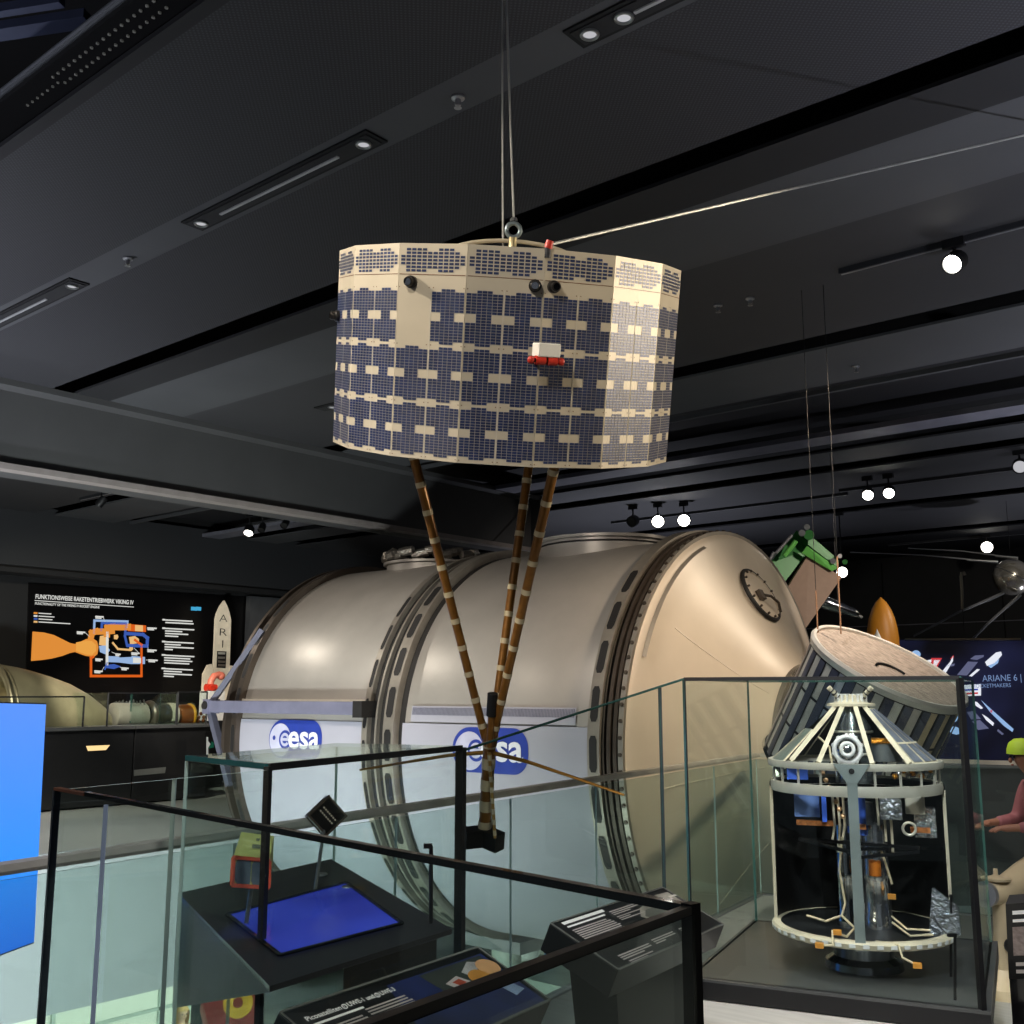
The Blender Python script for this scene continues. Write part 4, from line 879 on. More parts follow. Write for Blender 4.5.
def uvbars(t, pl, u, v, ws, h, pitch, name='paragraph', m='print'):
    mb = MB()
    for i, w in enumerate(ws): v0 = v+i*pitch; mb.quad(pl(u, v0), pl(u+w, v0), pl(u+w, v0-h), pl(u, v0-h))
    return mb.build(name, M[m], t, weld=False)
d2, q2, n2, pl2 = desk('reading_desk', 'black reading desk with white text behind the front glass, near the cutaway satellite', ((549.5, 923.5), (663, 887), (724.5, 924.5), (618, 970.5)), 3.3, .09, .55, None)
uvbars(d2, pl2, .06, .10, (.33,), .05, .06, 'heading', 'txt'); uvbars(d2, pl2, .06, .165, (.30,), .028, .06, 'subheading', 'txt')
uvbars(d2, pl2, .06, .235, (.27, .29, .30, .30, .31, .30, .31, .31, .14), .018, .036)
uvbars(d2, pl2, .41, .14, (.26, .26, .15), .016, .034); uvbars(d2, pl2, .41, .26, (.26, .10, .25), .016, .034)
uvbars(d2, pl2, .10, .83, (.26, .26, .18), .02, .036); uvbars(d2, pl2, .12, .955, (.2, .14), .018, .034); uvbars(d2, pl2, .40, .80, (.2, .2, .09), .02, .036); uvbars(d2, pl2, .66, .80, (.2, .2), .02, .036)
pics = mat('desk_picture_pale', (178, 174, 160), .5, var=.35, scale=18)
MB().poly([pl2(.55, .38), pl2(.62, .24), pl2(.86, .10), pl2(.97, .12), pl2(.97, .5), pl2(.8, .62), pl2(.62, .6)]).build('printed_picture', pics, d2)
MB().poly([pl2(.58, .4, .002), pl2(.64, .3, .002), pl2(.8, .3, .002), pl2(.76, .52, .002), pl2(.63, .53, .002)]).build('printed_picture', mat('desk_picture_grey', (120, 122, 112), .5, var=.2), d2)
mb = MB()
for u, v, a in ((.8, .2, .3), (.86, .26, -.4), (.92, .2, .2), (.84, .38, .6), (.9, .44, -.2)): mb.quad(pl2(u, v, .003), pl2(u+.07, v+a*.05, .003), pl2(u+.075, v+a*.05+.035, .003), pl2(u+.005, v+.04, .003))
mb.build('picture_detail', mat('desk_picture_white', (236, 232, 220), .5), d2)
d1, q1, n1, pl1 = desk('reading_desk', 'glazed black reading desk with small satellite pictures on a navy ground', ((277.6, 1013), (478, 947), (551.5, 1000), (362, 1086)), 2.0, .08, .55, None)
def dtext(s_, u0, v, u1, h, pl, t, n, q, m='txt', bold=.02):
    a, b2 = pl(u0, v, .002), pl(u1, v, .002); up = (pl(u0, v-.1, .002)-a)
    MB().text(s_, axes(a, b2-a, up), (b2-a).length, h, 0, bold).build('heading', M[m], t, weld=False)
bg = MB().poly([pl1(.44, .1, .0006), pl1(.97, .1, .0006), pl1(.97, .98, .0006), pl1(.34, .98, .0006)]).build('printed_sky', mat('desk_print_navy', (30, 44, 98), .4, var=.5, scale=7), d1)
MB().poly([pl1(.60, .12, .001), pl1(.95, .12, .001), pl1(.95, .42, .001), pl1(.62, .4, .001)]).build('printed_ground', mat('desk_print_green', (58, 66, 60), .5, var=.3), d1)
dtext('Picosatelliten', .055, .2, .2, .012, pl1, d1, n1, q1); dtext('UWE-1 und', .232, .2, .35, .012, pl1, d1, n1, q1); dtext('UWE-3', .382, .2, .45, .012, pl1, d1, n1, q1)
for u, ch in ((.216, '1'), (.366, '2')):
    c_ = pl1(u, .18, .002); MB().torus(frame(c_, n1), .006, .001, 20, 6).build('number_ring', M['txt'], d1)
    b2 = pl1(u+.1, .18, .002); ax = axes(c_, b2-c_, pl1(u, .08, .002)-c_); MB().text(ch, ax @ Matrix.Translation((-.0015, -.003, 0)), None, .0065, 0, .01).build('number', M['txt'], d1)
uvbars(d1, pl1, .055, .27, (.22,), .026, .05, 'subheading', 'txt'); uvbars(d1, pl1, .06, .35, (.18, .19, .19, .2, .19), .018, .036); uvbars(d1, pl1, .27, .30, (.19, .19, .2, .2, .17), .018, .036); uvbars(d1, pl1, .32, .52, (.18, .19, .16), .018, .036)
MB().poly([pl1(.66, .33), pl1(.74, .28), pl1(.78, .44), pl1(.70, .52)]).build('picture_white', mat('print_white', (214, 206, 204), .5), d1); MB().poly([pl1(.69, .345, .002), pl1(.735, .325, .002), pl1(.75, .4, .002), pl1(.71, .42, .002)]).build('picture_red', mat('print_red', (190, 80, 52), .5), d1)
for (u, v, a, b2, m_) in ((.83, .40, .055, .12, 'print_amber'), (.92, .31, .055, .13, 'print_peach')):
    mm = mat(m_, (214, 150, 62) if m_ == 'print_amber' else (232, 178, 122), .5, var=.15, scale=20)
    MB().poly([pl1(u+a*math.cos(t*PI/12)*(1 if m_ == 'print_peach' else .95), v+b2*math.sin(t*PI/12), .0022) for t in range(24)]).build('picture_disc', mm, d1)
MB().poly([pl1(.78, .26, .0018), pl1(.86, .15, .0018), pl1(.9, .2, .0018), pl1(.86, .3, .0018), pl1(.8, .36, .0018)]).build('picture_array', mat('print_grey', (176, 176, 174), .5, var=.3, scale=30), d1)
MB().poly([pl1(.86, .60), pl1(.92, .56), pl1(.95, .74), pl1(.88, .78)]).build('picture_pale', mat('print_pale_blue', (150, 172, 205), .5, var=.3, scale=15), d1)
mb = MB(); qs = [p+n1*.03 for p in q1]; mb.hexa(q1+qs); o_ = mb.build('glass_cover', [M['glass']], d1)

# ================================================================== tall case with the cutaway satellite
ZP = .44; FL = atz(692, 976, ZP); FR = atz(982.5, 1009.5, ZP); ZTC = 1.707
ex_ = (FR-FL).normalized(); ey_ = Vector((-ex_.y, ex_.x, 0)); DP = 1.25
KBL, KBR = FL+ey_*DP, FR+ey_*DP
tc_ = thing('tall_glass_case', 'tall glass case with black edges over the cutaway satellite', 'glass case', ((FL.x+KBR.x)/2, (FL.y+KBR.y)/2, 0))
pl_m = mat('plinth_grey', (66, 68, 68), .35, coat=.25); ov = .03
qq = [FL-ex_*.02-ey_*ov, FR+ex_*ov-ey_*ov, KBR+ex_*ov+ey_*ov, KBL-ex_*.02+ey_*ov]
MB().hexa([Vector((p.x, p.y, .36)) for p in qq]+[Vector((p.x, p.y, ZP-.01)) for p in qq]).build('plinth_edge', M['blk'], tc_); MB().hexa([Vector((p.x, p.y, ZP-.01)) for p in qq]+[Vector((p.x, p.y, ZP)) for p in qq]).build('plinth_top', pl_m, tc_)
cq = cent(qq); MB().hexa([Vector((cq.x+(p.x-cq.x)*.93, cq.y+(p.y-cq.y)*.93, 0)) for p in qq]+[Vector((cq.x+(p.x-cq.x)*.93, cq.y+(p.y-cq.y)*.93, .36)) for p in qq]).build('plinth_base', M['blk'], tc_)
for a, b2 in ((FL, FR), (FR, KBR), (KBR, KBL), (KBL, FL)): gp(a, b2, ZTC, 1, root=tc_, mats=[M['glass'], M['edge']], z0=ZP)
tz = lambda p, dz=0.0: Vector((p.x, p.y, ZTC+dz))
MB().bar(tz(FL), tz(FR), .014, .016).build('front_edge', M['blk'], tc_); MB().bar(tz(FR), tz(KBR), .012, .012).bar(tz(KBR), tz(KBL), .01, .01).bar(tz(KBL), tz(FL), .01, .01).build('rear_edge', M['edge'], tc_)
MB().hexa([tz(p, -.004) for p in (FL, FR, KBR, KBL)]+[tz(p, .004) for p in (FL, FR, KBR, KBL)]).build('glass_top', [M['glass']], tc_)
MB().bar(FR+Vector((0, 0, 0)), tz(FR), .03, .02).build('right_post', M['blk'], tc_); MB().bar(FL, tz(FL), .008, .012).build('left_edge', M['blk'], tc_)
pfq = [FL+ex_*.05-ey_*.62, FR+ex_*.06-ey_*.62, FR+ex_*.06-ey_*.0, FL+ex_*.05-ey_*.0]
pfo = thing('low_platform', 'low pale plank step in front of the tall glass case', 'platform', (cent(pfq).x, cent(pfq).y, 0))
MB().hexa([Vector((p.x, p.y, .0)) for p in pfq]+[Vector((p.x, p.y, .355)) for p in pfq]).build('step', fl2, pfo)
# sloping pane between the cases
sp_ = thing('sloping_glass_pane', 'glass barrier with a rising top edge between the two glass cases', 'glass barrier', ((D_.x+FL.x)/2, (D_.y+FL.y)/2, 0))
d_ = (FL-D_); d_.z = 0; f1 = .87
for f0, f2 in ((0.015, f1), (f1+.008, .995)):
    mb = MB(); pane(mb, D_+d_*f0, D_+d_*f2, .02, (ZT+(ZTC-ZT)*f0, ZT+(ZTC-ZT)*f2), .012); mb.build('glass_pane', [M['glass'], M['edge']], sp_)
MB().bar(Vector((D_.x, D_.y, ZT))+d_*.015, Vector((D_.x, D_.y, ZTC))+d_*.995, .012, .008).build('top_edge', M['edge'], sp_)
MB().bar(Vector((D_.x, D_.y, .02))+d_*(f1+.004), Vector((D_.x, D_.y, ZT+(ZTC-ZT)*f1))+d_*(f1+.004), .01, .014).build('joint_strip', mat('dark_joint', (40, 52, 54), .7), sp_)
q = atz(957, 1000, ZP)
lampost(955, 935, 1001, (q-EYE).dot(FW), 'slim black lamp pole inside the tall case, nearest the front glass', -.016)
lampost(951, 896, 985, (q-EYE).dot(FW)+.35, 'slim black lamp pole inside the tall case, behind the front one', .0)
# ================================================================== the cutaway satellite in the tall case
AC = atd(863, 938, 4.78); AX, AY = AC.x, AC.y
toc = Vector((-AX, -AY, 0)).normalized(); AR = math.atan2(toc.y, toc.x)               # angle towards the visitors
az = thing('cutaway_satellite', 'cutaway conical satellite with silver central column and black interior, in the tall case', 'satellite', (AX, AY, ZP))
side = Vector((-toc.y, toc.x, 0)); side = side if side.dot(RT) > 0 else -side
def ap(u, w, z): return Vector((AX, AY, z)) + side*u + toc*w                           # u to the right, w towards the visitors
def zpx(y, w=0.0):
    dd = (Vector((AX, AY, 0))+toc*w-Vector((0, 0, 0))).dot(Vector((FW.x, FW.y, 0)).normalized()); r = ray(863, y); return H + r.z*dd/math.hypot(r.x, r.y)
def upx(x, w=0.0):
    d = ray(x, 760); d.z = 0; o = ap(0, w, 0); t = (Vector((o.x, o.y, 0))).dot(toc)/d.dot(toc); return (d*t-Vector((o.x, o.y, 0))).dot(side)
RA = .375; zb = zpx(938); zr0, zr1 = 1.215, 1.335
sil = mat('dull_silver_frame', (198, 194, 180), .38, .3); crm2 = mat('cream_edge', (208, 198, 172), .5); bki = mat('interior_black', (10, 10, 11), .5)
ZM = lambda z: Matrix.Translation((AX, AY, z))
MB().lathe([(.13, ZP+.001-ZP), (.17, .0), (.165, .03), (.13, .05), (.13, zb-ZP-.01), (.12, zb-ZP-.01)], ZM(ZP), 40).build('clear_stand', mat('stand_metal', (150, 155, 160), .12, .7), az)
bp_ = MB().lathe([(.01, -.012), (RA+.005, -.012), (RA+.015, 0), (RA+.005, .012), (.01, .012)], ZM(zb), 72).build('base_plate', mat('plate_dark', (40, 42, 44), .4, .4, var=.4, scale=9), az)
MB().lathe([(RA-.02, .013), (RA+.012, .013), (RA+.02, .002), (RA+.012, -.02), (RA-.01, -.022)], ZM(zb), 72).build('cream_rim', crm2, bp_)
mb = MB()
for i in range(44):
    a = 2*PI*i/44; p = ZM(zb) @ Vector(((RA+.017)*math.cos(a), (RA+.017)*math.sin(a), -.004)); mb.box(p, (.006, .026, .016), 0, Matrix.Rotation(a, 3, 'Z'))
mb.build('rim_tiles', M['white'], bp_)
a0, a1 = AR+R(88), AR+R(272)
MB().lathe([(RA, 0), (RA, zr0-zb+.02)], ZM(zb), 60, 0, a0, a1).lathe([(RA+.008, 0), (RA+.008, zr0-zb+.02)], ZM(zb), 60, 0, a0, a1).build('rear_shell', bki, az)
for s_ in (-1, 1):
    MB().bar(ap(s_*(RA+.002), .0, zb), ap(s_*(RA+.002), .0, zr0), .014, .02, 0, toc).build('shell_edge', crm2, az)
for z0, z1, r0 in ((1.315, 1.345, RA+.008), (1.205, 1.25, RA)):
    MB().lathe([(r0-.022, z0), (r0, z0), (r0+.004, (z0+z1)/2), (r0, z1), (r0-.022, z1)], Matrix.Translation((AX, AY, 0)), 72).build('equator_ring', sil, az)
mb = MB()
for i in range(20):
    a = 2*PI*i/20; mb.cyl((AX+(RA-.012)*math.cos(a), AY+(RA-.012)*math.sin(a), 1.25), (AX+(RA-.012)*math.cos(a), AY+(RA-.012)*math.sin(a), 1.315), .006, 6)
mb.build('ring_spacers', sil, az)
zc0, zc1 = 1.345, 1.585; rc = .078
MB().lathe([(.001, 0), (rc+.03, 0), (rc+.03, .012), (rc, .016), (.06, .03), (.06, .05), (.001, .055)], ZM(zc1), 32).build('top_collar', crm2, az)
mb = MB()
for i in range(18):
    a = 2*PI*i/18; mb.box((AX+.055*math.cos(a), AY+.055*math.sin(a), zc1+.036), (.038, .005, .042), 0, Matrix.Rotation(a, 3, 'Z'))
mb.build('collar_fins', M['white'], az)
for a_ in (60, 120, 240, 300):
    a = AR+R(a_); d = Vector((math.cos(a)*.8, math.sin(a)*.8, .75)).normalized(); p = Vector((AX, AY, zc1+.035))+Vector((math.cos(a), math.sin(a), 0))*.055
    m_ = MB().tube([p, p+d*.075], .011, 10); 
    for k_ in (.015, .035, .055): m_.torus(frame(p+d*k_, d), .012, .003, 12, 6, 1)
    m_.build('antenna_stub', [crm2, M['dark']], az)
def cone_pt(a_, f, dr_=0.0):
    a = AR+R(a_); r = (RA-.01)*(1-f)+(rc+.015)*f+dr_; return Vector((AX+r*math.cos(a), AY+r*math.sin(a), zc0*(1-f)+zc1*f))
sd = -1 if ap(1, 0, 0).dot(side) > 0 and (Vector((math.cos(AR+.5), math.sin(AR+.5), 0)).dot(side) < 0) else 1
for a_ in (-48, -24, 12, 39, 180, 140, -140):
    MB().bar(cone_pt(sd*a_, 0), cone_pt(sd*a_, 1), .02, .016, 0, toc).build('cone_rod', crm2, az)
def cone_panel(name, al, ar, f0, f1, m, off=.004, n=4):
    mb = MB()
    for i in range(n):
        x, y = al+(ar-al)*i/n, al+(ar-al)*(i+1)/n; mb.quad(cone_pt(sd*x, f0, off), cone_pt(sd*y, f0, off), cone_pt(sd*y, f1, off), cone_pt(sd*x, f1, off))
    return mb.build(name, m, az)
for al, ar, f0 in ((43.5, 53, .36), (55.5, 65, .36), (67.5, 80, .36), (43.5, 53, .03), (55.5, 65, .03), (67.5, 80, .03)):
    cone_panel('solar_strip', al, ar, f0, f0+.3 if f0 < .1 else .95, M['cellgrey'])
cone_panel('panel_frame', 41, 84, .0, .97, crm2, .0)
cone_panel('panel_bar', 41, 84, .335, .36, crm2, .007)
cone_panel('glass_strip', -80, -56, .0, .58, mat('pale_green_panel', (122, 132, 124), .3, .3), .003); cone_panel('glass_strip_edge', -83, -80, .0, .57, crm2, .003); cone_panel('glass_strip_edge', -56, -53, .0, .57, crm2, .003)
MB().lathe([(RA-.02, zc0), (rc+.0, zc1)], Matrix.Translation((AX, AY, 0)), 40, 0, AR+R(95), AR+R(265)).build('rear_cone', bki, az)
# front bar
zf0, zf1 = zpx(955, RA), zr1
fb_ = MB().bar(ap(upx(851, RA), RA+.008, zb-.01), ap(upx(851, RA), RA+.008, 1.31), .042, .012, 0, toc)
fb_.add([ap(upx(851, RA)+x, RA+.016+w, z) for w in (0, -.012) for x, z in ((-.075, 1.345), (.075, 1.345), (.021, 1.265), (-.021, 1.265))], [(0, 1, 2, 3), (7, 6, 5, 4), (0, 3, 7, 4), (1, 5, 6, 2)]); fb_.cyl(ap(upx(851, RA), RA+.012, 1.316), ap(upx(851, RA), RA+.02, 1.316), .012, 14, 1)
fb_.build('front_bar', [mat('front_bar_grey', (136, 146, 144), .4, .25), M['blk']], az)
# central column
MB().lathe([(.085, 1.24), (.085, 1.50), (.05, 1.55), (.05, 1.59)], Matrix.Translation((AX, AY, 0)), 28).build('upper_tube', mat('upper_tube_metal', (150, 158, 160), .15, .75, var=.3, scale=14), az)
MB().torus(ZM(1.47), .088, .006, 28, 8).torus(ZM(1.37), .088, .006, 28, 8).build('tube_bands', sil, az)
bc_ = ap(upx(848, .2), .2, zpx(753, .2))
ib = MB().ball(bc_, .058, 20).build('instrument_ball', M['chrome'], az)
fm = frame(bc_, toc+Vector((0, 0, .1)), (0, 0, 1))
MB().torus(fm @ Matrix.Translation((0, 0, .02)), .055, .012, 24, 8).torus(fm @ Matrix.Translation((0, 0, .05)), .026, .009, 20, 8).build('instrument_rings', M['white'], ib)
mb = MB()
for i in range(10): a = 2*PI*i/10; mb.ball(fm @ Vector((.062*math.cos(a), .062*math.sin(a), .018)), .011, 8)
mb.build('instrument_knobs', M['white'], ib); MB().cyl(ap(upx(848, .2), .2, bc_.z-.05), ap(upx(848, .2), .2, 1.26), .014, 12).build('instrument_post', sil, ib)
lt_ = [(upx(840), .05, 830, 948, .042, M['chrome']), (upx(870), .06, 828, 950, .058, mat('wrapped_silver', (206, 208, 212), .16, .95, bump=.2, bscale=20)), (upx(856), -.06, 805, 950, .07, M['steel'])]
for u, w, y0, y1, r_, m_ in lt_:
    z0_, z1_ = zb+.01, zpx(y0, w); h_ = z1_-z0_
    MB().lathe([(r_*1.12, 0), (r_*1.12, h_*.1), (r_, h_*.13), (r_*.97, h_*.45), (r_*1.05, h_*.47), (r_*1.05, h_*.53), (r_, h_*.55), (r_*.93, h_*.98), (.001, h_)], Matrix.Translation(ap(u, w, z0_)), 24).build('column_tube', m_, az)
MB().cyl(ap(upx(869, .13), .13, zpx(884, .13)), ap(upx(869, .13), .13, zpx(868, .13)), .026, 16).build('orange_canister', M['orange'], az)
mb = MB()
for i, x in enumerate((831, 836, 841, 874, 880, 886)): mb.tube([ap(upx(x), .09, zpx(798)), ap(upx(x+1), .1, zpx(830)), ap(upx(x+(-2 if x < 850 else 1)), .1, zpx(858 if i % 2 else 845))], .006, 6)
mb.build('tube_bundle', crm2, az)
# black cross struts
for (x0, y0, w0), (x1, y1, w1) in (((796, 849, .05), (852, 862, .2)), ((796, 849, .05), (914, 853, .2)), ((852, 866, .18), (914, 857, .2)), ((852, 857, .2), (940, 852, -.1))):
    MB().bar(ap(upx(x0, w0), w0, zpx(y0, w0)), ap(upx(x1, w1), w1, zpx(y1, w1)), .014, .014).build('cross_strut', M['blkgloss'], az)
# boxes hung under the ring
bm1 = mat('blue_grey_box', (110, 140, 200), .35, .2)
MB().box(ap(upx(805, .12), .12, 1.16), (.11, .05, .13), 0, Matrix.Rotation(math.atan2(side.y, side.x), 3, 'Z')).box(ap(upx(822, .16), .16, 1.15), (.02, .06, .14), 1, Matrix.Rotation(math.atan2(side.y, side.x), 3, 'Z')).build('blue_box', [bm1, M['blue']], az)
MB().box(ap(upx(797, .22), .22, 1.29), (.09, .04, .05), 0, Matrix.Rotation(math.atan2(side.y, side.x), 3, 'Z')).build('small_blue_box', M['blue'], az)
MB().cyl(ap(upx(858, .1), .1, 1.02), ap(upx(858, .1), .1, 1.2), .022, 12).build('blue_tube', M['blue'], az)
RZ = Matrix.Rotation(math.atan2(side.y, side.x), 3, 'Z')
for x, w, z, d in ((888, .12, 1.16, (.09, .07, .13)), (912, .1, 1.17, (.08, .06, .1)), (921, .05, 1.08, (.09, .05, .13))): MB().box(ap(upx(x, w), w, z), d, 0, RZ).build('foil_box', M['foil'] if x != 912 else sil, az)
MB().cyl(ap(upx(886, .1), .1, 1.345), ap(upx(886, .1), .1, 1.42), .06, 20).build('round_housing', mat('housing_grey', (120, 126, 128), .3, .6), az); MB().box(ap(upx(884, .12), .12, 1.435), (.1, .07, .022), 0, RZ).build('orange_lid', M['gold'], az)
for x, z, L_ in ((812, 1.07, .16), (859, 1.06, .03), (916, 1.055, .08)): MB().box(ap(upx(x, .14), .14, z), (L_, .03, .022), 0, RZ).build('connector_row', mat('connector_copper', (176, 110, 60), .4, .5, var=.4, scale=60), az)
mb = MB()
for i in range(9): mb.ball(ap(upx(894+i*4.6, .2), .2-.01*i, 1.285+.012*(i % 3)), .014, 8, i % 2)
mb.build('valve_cluster', [M['gold'], M['steel']], az)
mb = MB()
for i in range(7): mb.ball(ap(upx(822+i*3.0, .3), .3, 1.3-.03*i), .012, 8, 0)
mb.build('copper_cable_knot', mat('copper_knot', (190, 150, 110), .4, .4), az)
MB().torus(frame(ap(upx(905, .2), .2, 1.065), toc), .026, .006, 24, 8).build('hose_loop', sil, az)
# foil wedge, cables, feet
w0 = .12
MB().hexa([ap(upx(918, w0), w0, zb+.012), ap(upx(949, w0), w0, zb+.012), ap(upx(950, w0-.1), w0-.1, zb+.012), ap(upx(921, w0-.1), w0-.1, zb+.012), ap(upx(924, w0), w0, zpx(894, w0)), ap(upx(948, w0), w0, zpx(913, w0)), ap(upx(949, w0-.02), w0-.02, zpx(913, w0)), ap(upx(926, w0-.02), w0-.02, zpx(894, w0))]).build('foil_wedge', mat('wedge_foil', (150, 156, 164), .25, .9, bump=1, bscale=60), az)
cab = mat('cream_cable', (204, 190, 158), .5)
for pts in (((838, 845, .1), (834, 880, .12), (838, 915, .13), (834, 928, .2), (818, 935, .24), (800, 930, .2)), ((834, 928, .2), (846, 940, .26), (838, 950, .34), (824, 945, .36), (824, 960, .4), (813, 961, .4)), ((883, 926, .12), (897, 938, .2), (920, 938, .2)), ((883, 932, .12), (900, 945, .24), (922, 942, .22)), ((866, 953, .34), (888, 955, .37), (891, 968, .4), (903, 974, .4)), ((873, 845, .1), (880, 872, .12), (885, 892, .12)), ((820, 740, .1), (830, 750, .18), (832, 768, .22))):
    MB().tube([ap(upx(x, w), w, zpx(y, w)) for x, y, w in pts], .0052, 8).build('cable', cab, az)
for x, y, w in ((811, 961, .41), (905, 975, .41), (829, 946, .36), (884, 905, .14)): MB().box(ap(upx(x, w), w, zpx(y, w)), (.034, .024, .02), 0, RZ).build('connector', mat('connector_orange', (206, 140, 56), .45) if x == 811 else bpy.data.materials['connector_orange'], az)

# ================================================================== tilted drum with striped panels
TD = 7.3; TC0 = atd(889, 665, TD); td_ = (TC0-EYE).normalized()
pdir = (RT*.43+UP*.9).normalized(); pdir = (pdir-td_*pdir.dot(td_)).normalized(); TN = (-td_*.27+pdir*.963).normalized(); RT2 = 79*TD/FPX
tf = frame(TC0, TN, RT); LT = .88
ts = thing('striped_drum_satellite', 'tilted drum-shaped satellite with dark and silver stripes and a textured round end', 'satellite', TC0)
MB().lathe([(.001, -.01), (RT2*.97, -.01), (RT2*.97, -.03)], tf, 64).build('end_disc', mat('end_disc_textured', (150, 138, 128), .75, 0, var=.38, scale=16, stretch=(1.2, 4, 1.2), bump=1.0, bscale=34), ts)
MB().lathe([(RT2*.96, -.03), (RT2*.96, .008), (RT2, .012), (RT2+.012, -.01), (RT2, -.05)], tf, 64).build('silver_rim', mat('rim_bright', (206, 204, 198), .35, .25), ts)
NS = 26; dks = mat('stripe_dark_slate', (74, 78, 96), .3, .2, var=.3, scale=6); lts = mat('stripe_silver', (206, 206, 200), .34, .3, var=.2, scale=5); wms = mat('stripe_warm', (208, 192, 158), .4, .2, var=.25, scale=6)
for i in range(NS):
    x, y = 2*PI*i/NS+.012, 2*PI*(i+.52)/NS-.006; z_ = 2*PI*(i+1)/NS-.008
    MB().lathe([(RT2, -.06), (RT2, -LT)], tf, 4, 0, x, y).build('dark_panel', dks, ts)
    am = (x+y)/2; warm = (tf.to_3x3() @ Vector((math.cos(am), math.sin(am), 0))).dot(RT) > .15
    mb = MB()
    for k_ in range(3): mb.lathe([(RT2*.985, -.06-k_*LT*.31), (RT2*.985, -.06-(k_+.93)*LT*.31)], tf, 4, 0, y+.006, z_)
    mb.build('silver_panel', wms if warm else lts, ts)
MB().lathe([(RT2*.97, -.05), (RT2*.97, -LT), (.001, -LT)], tf, 48).build('inner_drum', mat('inner_drum_dark', (46, 46, 50), .4, .4), ts)
MB().lathe([(RT2, -LT-.03), (RT2+.012, -LT-.015), (RT2, -LT), (RT2*.9, -LT)], tf, 64).build('silver_rim', M['chrome'], ts)
MB().torus(tf @ Matrix.Translation((-.02, -.12, .0)), .11, .008, 32, 8, 0, R(20), R(165)).build('slot_arc', M['blk'], ts)
for px, y0, y1, dz, lb in ((846, 555, 634, .1, 'longer brown cord holding the striped drum, beside the bright spotlight'), (823, 590, 636, .2, 'shorter brown cord holding the striped drum, in front of the tan panel')):
    p = atd(px-5, y1, TD+dz); t = thing('hanging_cord', lb, 'cord', p, 0, 'brown cords above the striped drum')
    q = atd(px-5+(3 if px > 840 else 0), y0, TD+dz); q = Vector((p.x, p.y, q.z)); MB().tube([p, q], .006, 8).build('cord', mat('cord_brown', (150, 112, 84), .6) if px == 846 else bpy.data.materials['cord_brown'], t); MB().tube([q, Vector((p.x, p.y, ZC))], .0025, 6).build('upper_wire', M['blk'], t)

# ================================================================== green bracket with tan panel
GD = 12.6
gt = thing('panel_antenna', 'tan flat panel in a bright green frame above and behind the cone end', 'satellite antenna', atd(810, 600, GD))
p0, p1, p2, p3 = atd(808.6, 554, GD), atd(842, 577, GD-.05), atd(806, 628, GD-.35), atd(772, 612, GD-.3)
ax1, ax2 = (p1-p0).normalized(), (p3-p0).normalized(); gn = ax1.cross(ax2).normalized(); gn = gn if gn.dot(FW) > 0 else -gn
MB().hexa([p+gn*.1 for p in (p0, p1, p2, p3)]+[p0, p1, p2, p3]).build('tan_panel', mat('tan_panel', (150, 124, 104), .6, var=.06, scale=12), gt, .004)
e3 = p2-(p1-p0)*.0
MB().hexa([p+gn*.12 for p in (p2-ax1*.28, p2-ax1*.02, atd(801, 668, GD-.45), atd(786, 690, GD-.45))]+[p2-ax1*.28, p2-ax1*.02, atd(801, 668, GD-.45), atd(786, 690, GD-.45)]).build('pale_edge_strip', mat('pale_tan', (206, 184, 158), .6), gt)
gm = mat('green_paint', (46, 118, 52), .4, .1); gl = mat('green_paint_light', (110, 196, 92), .4)
g0, g1, g2, g3 = atd(797, 530, GD+.2), atd(770, 563, GD), atd(784, 583, GD-.05), atd(811, 549, GD+.1)
MB().hexa([p+gn*.3 for p in (g1, g2, g3, g0)]+[g1, g2, g3, g0]).build('side_cheek', gm, gt, .004)
a0_, b0_, c0_, d0_ = atd(807, 532, GD-.02), atd(839, 560, GD-.05), atd(838, 568, GD-.08), atd(808, 545, GD-.05)
MB().hexa([p+gn*.3 for p in (a0_, b0_, c0_, d0_)]+[a0_, b0_, c0_, d0_]).build('top_channel', gm, gt, .004)
a1_, b1_, c1_, d1_ = atd(807, 546, GD-.09), atd(838, 568, GD-.09), atd(832, 571, GD-.09), atd(802, 553, GD-.06)
MB().hexa([p+gn*.02 for p in (a1_, b1_, c1_, d1_)]+[a1_, b1_, c1_, d1_]).build('light_lip', gl, gt)
for (x, y), (x2, y2), r_ in (((792, 535), (776, 553), .02), ((796, 541), (784, 556), .03), ((774, 552), (768, 563), .02)): MB().cyl(atd(x, y, GD-.08), atd(x2, y2, GD-.08), r_, 12).build('rail_tube', M['alu'] if r_ < .025 else gl, gt)
for x, y, r_, m_ in ((809, 535, .06, gm), (802, 533, .04, M['steel']), (807, 527, .035, M['steel']), (833, 561, .035, M['steel']), (845, 562, .03, gm), (840, 556, .025, M['white'])): MB().cyl(atd(x, y, GD-.12), atd(x, y, GD+.1), r_, 16).build('hinge', m_, gt)
rod = thing('silver_actuator', 'silver rod with nozzle tip sticking out behind the tan panel', 'rocket actuator', atd(845, 608, GD+.4))
MB().tube([atd(822, 602, GD+.4), atd(826, 603, GD+.4), atd(853, 613, GD+.4), atd(856, 614, GD+.4), atd(858, 615.5, GD+.4)], [.075, .085, .06, .05, .03], 16).build('barrel', M['chrome'], rod); MB().cyl(atd(857, 615, GD+.4), atd(862, 617.5, GD+.4), .02, 10).build('tip', M['steel'], rod); q_ = atd(838, 608, GD+.4); MB().tube([q_, Vector((q_.x, q_.y, ZC))], .003, 6).build('hanging_wire', M['blk'], rod)
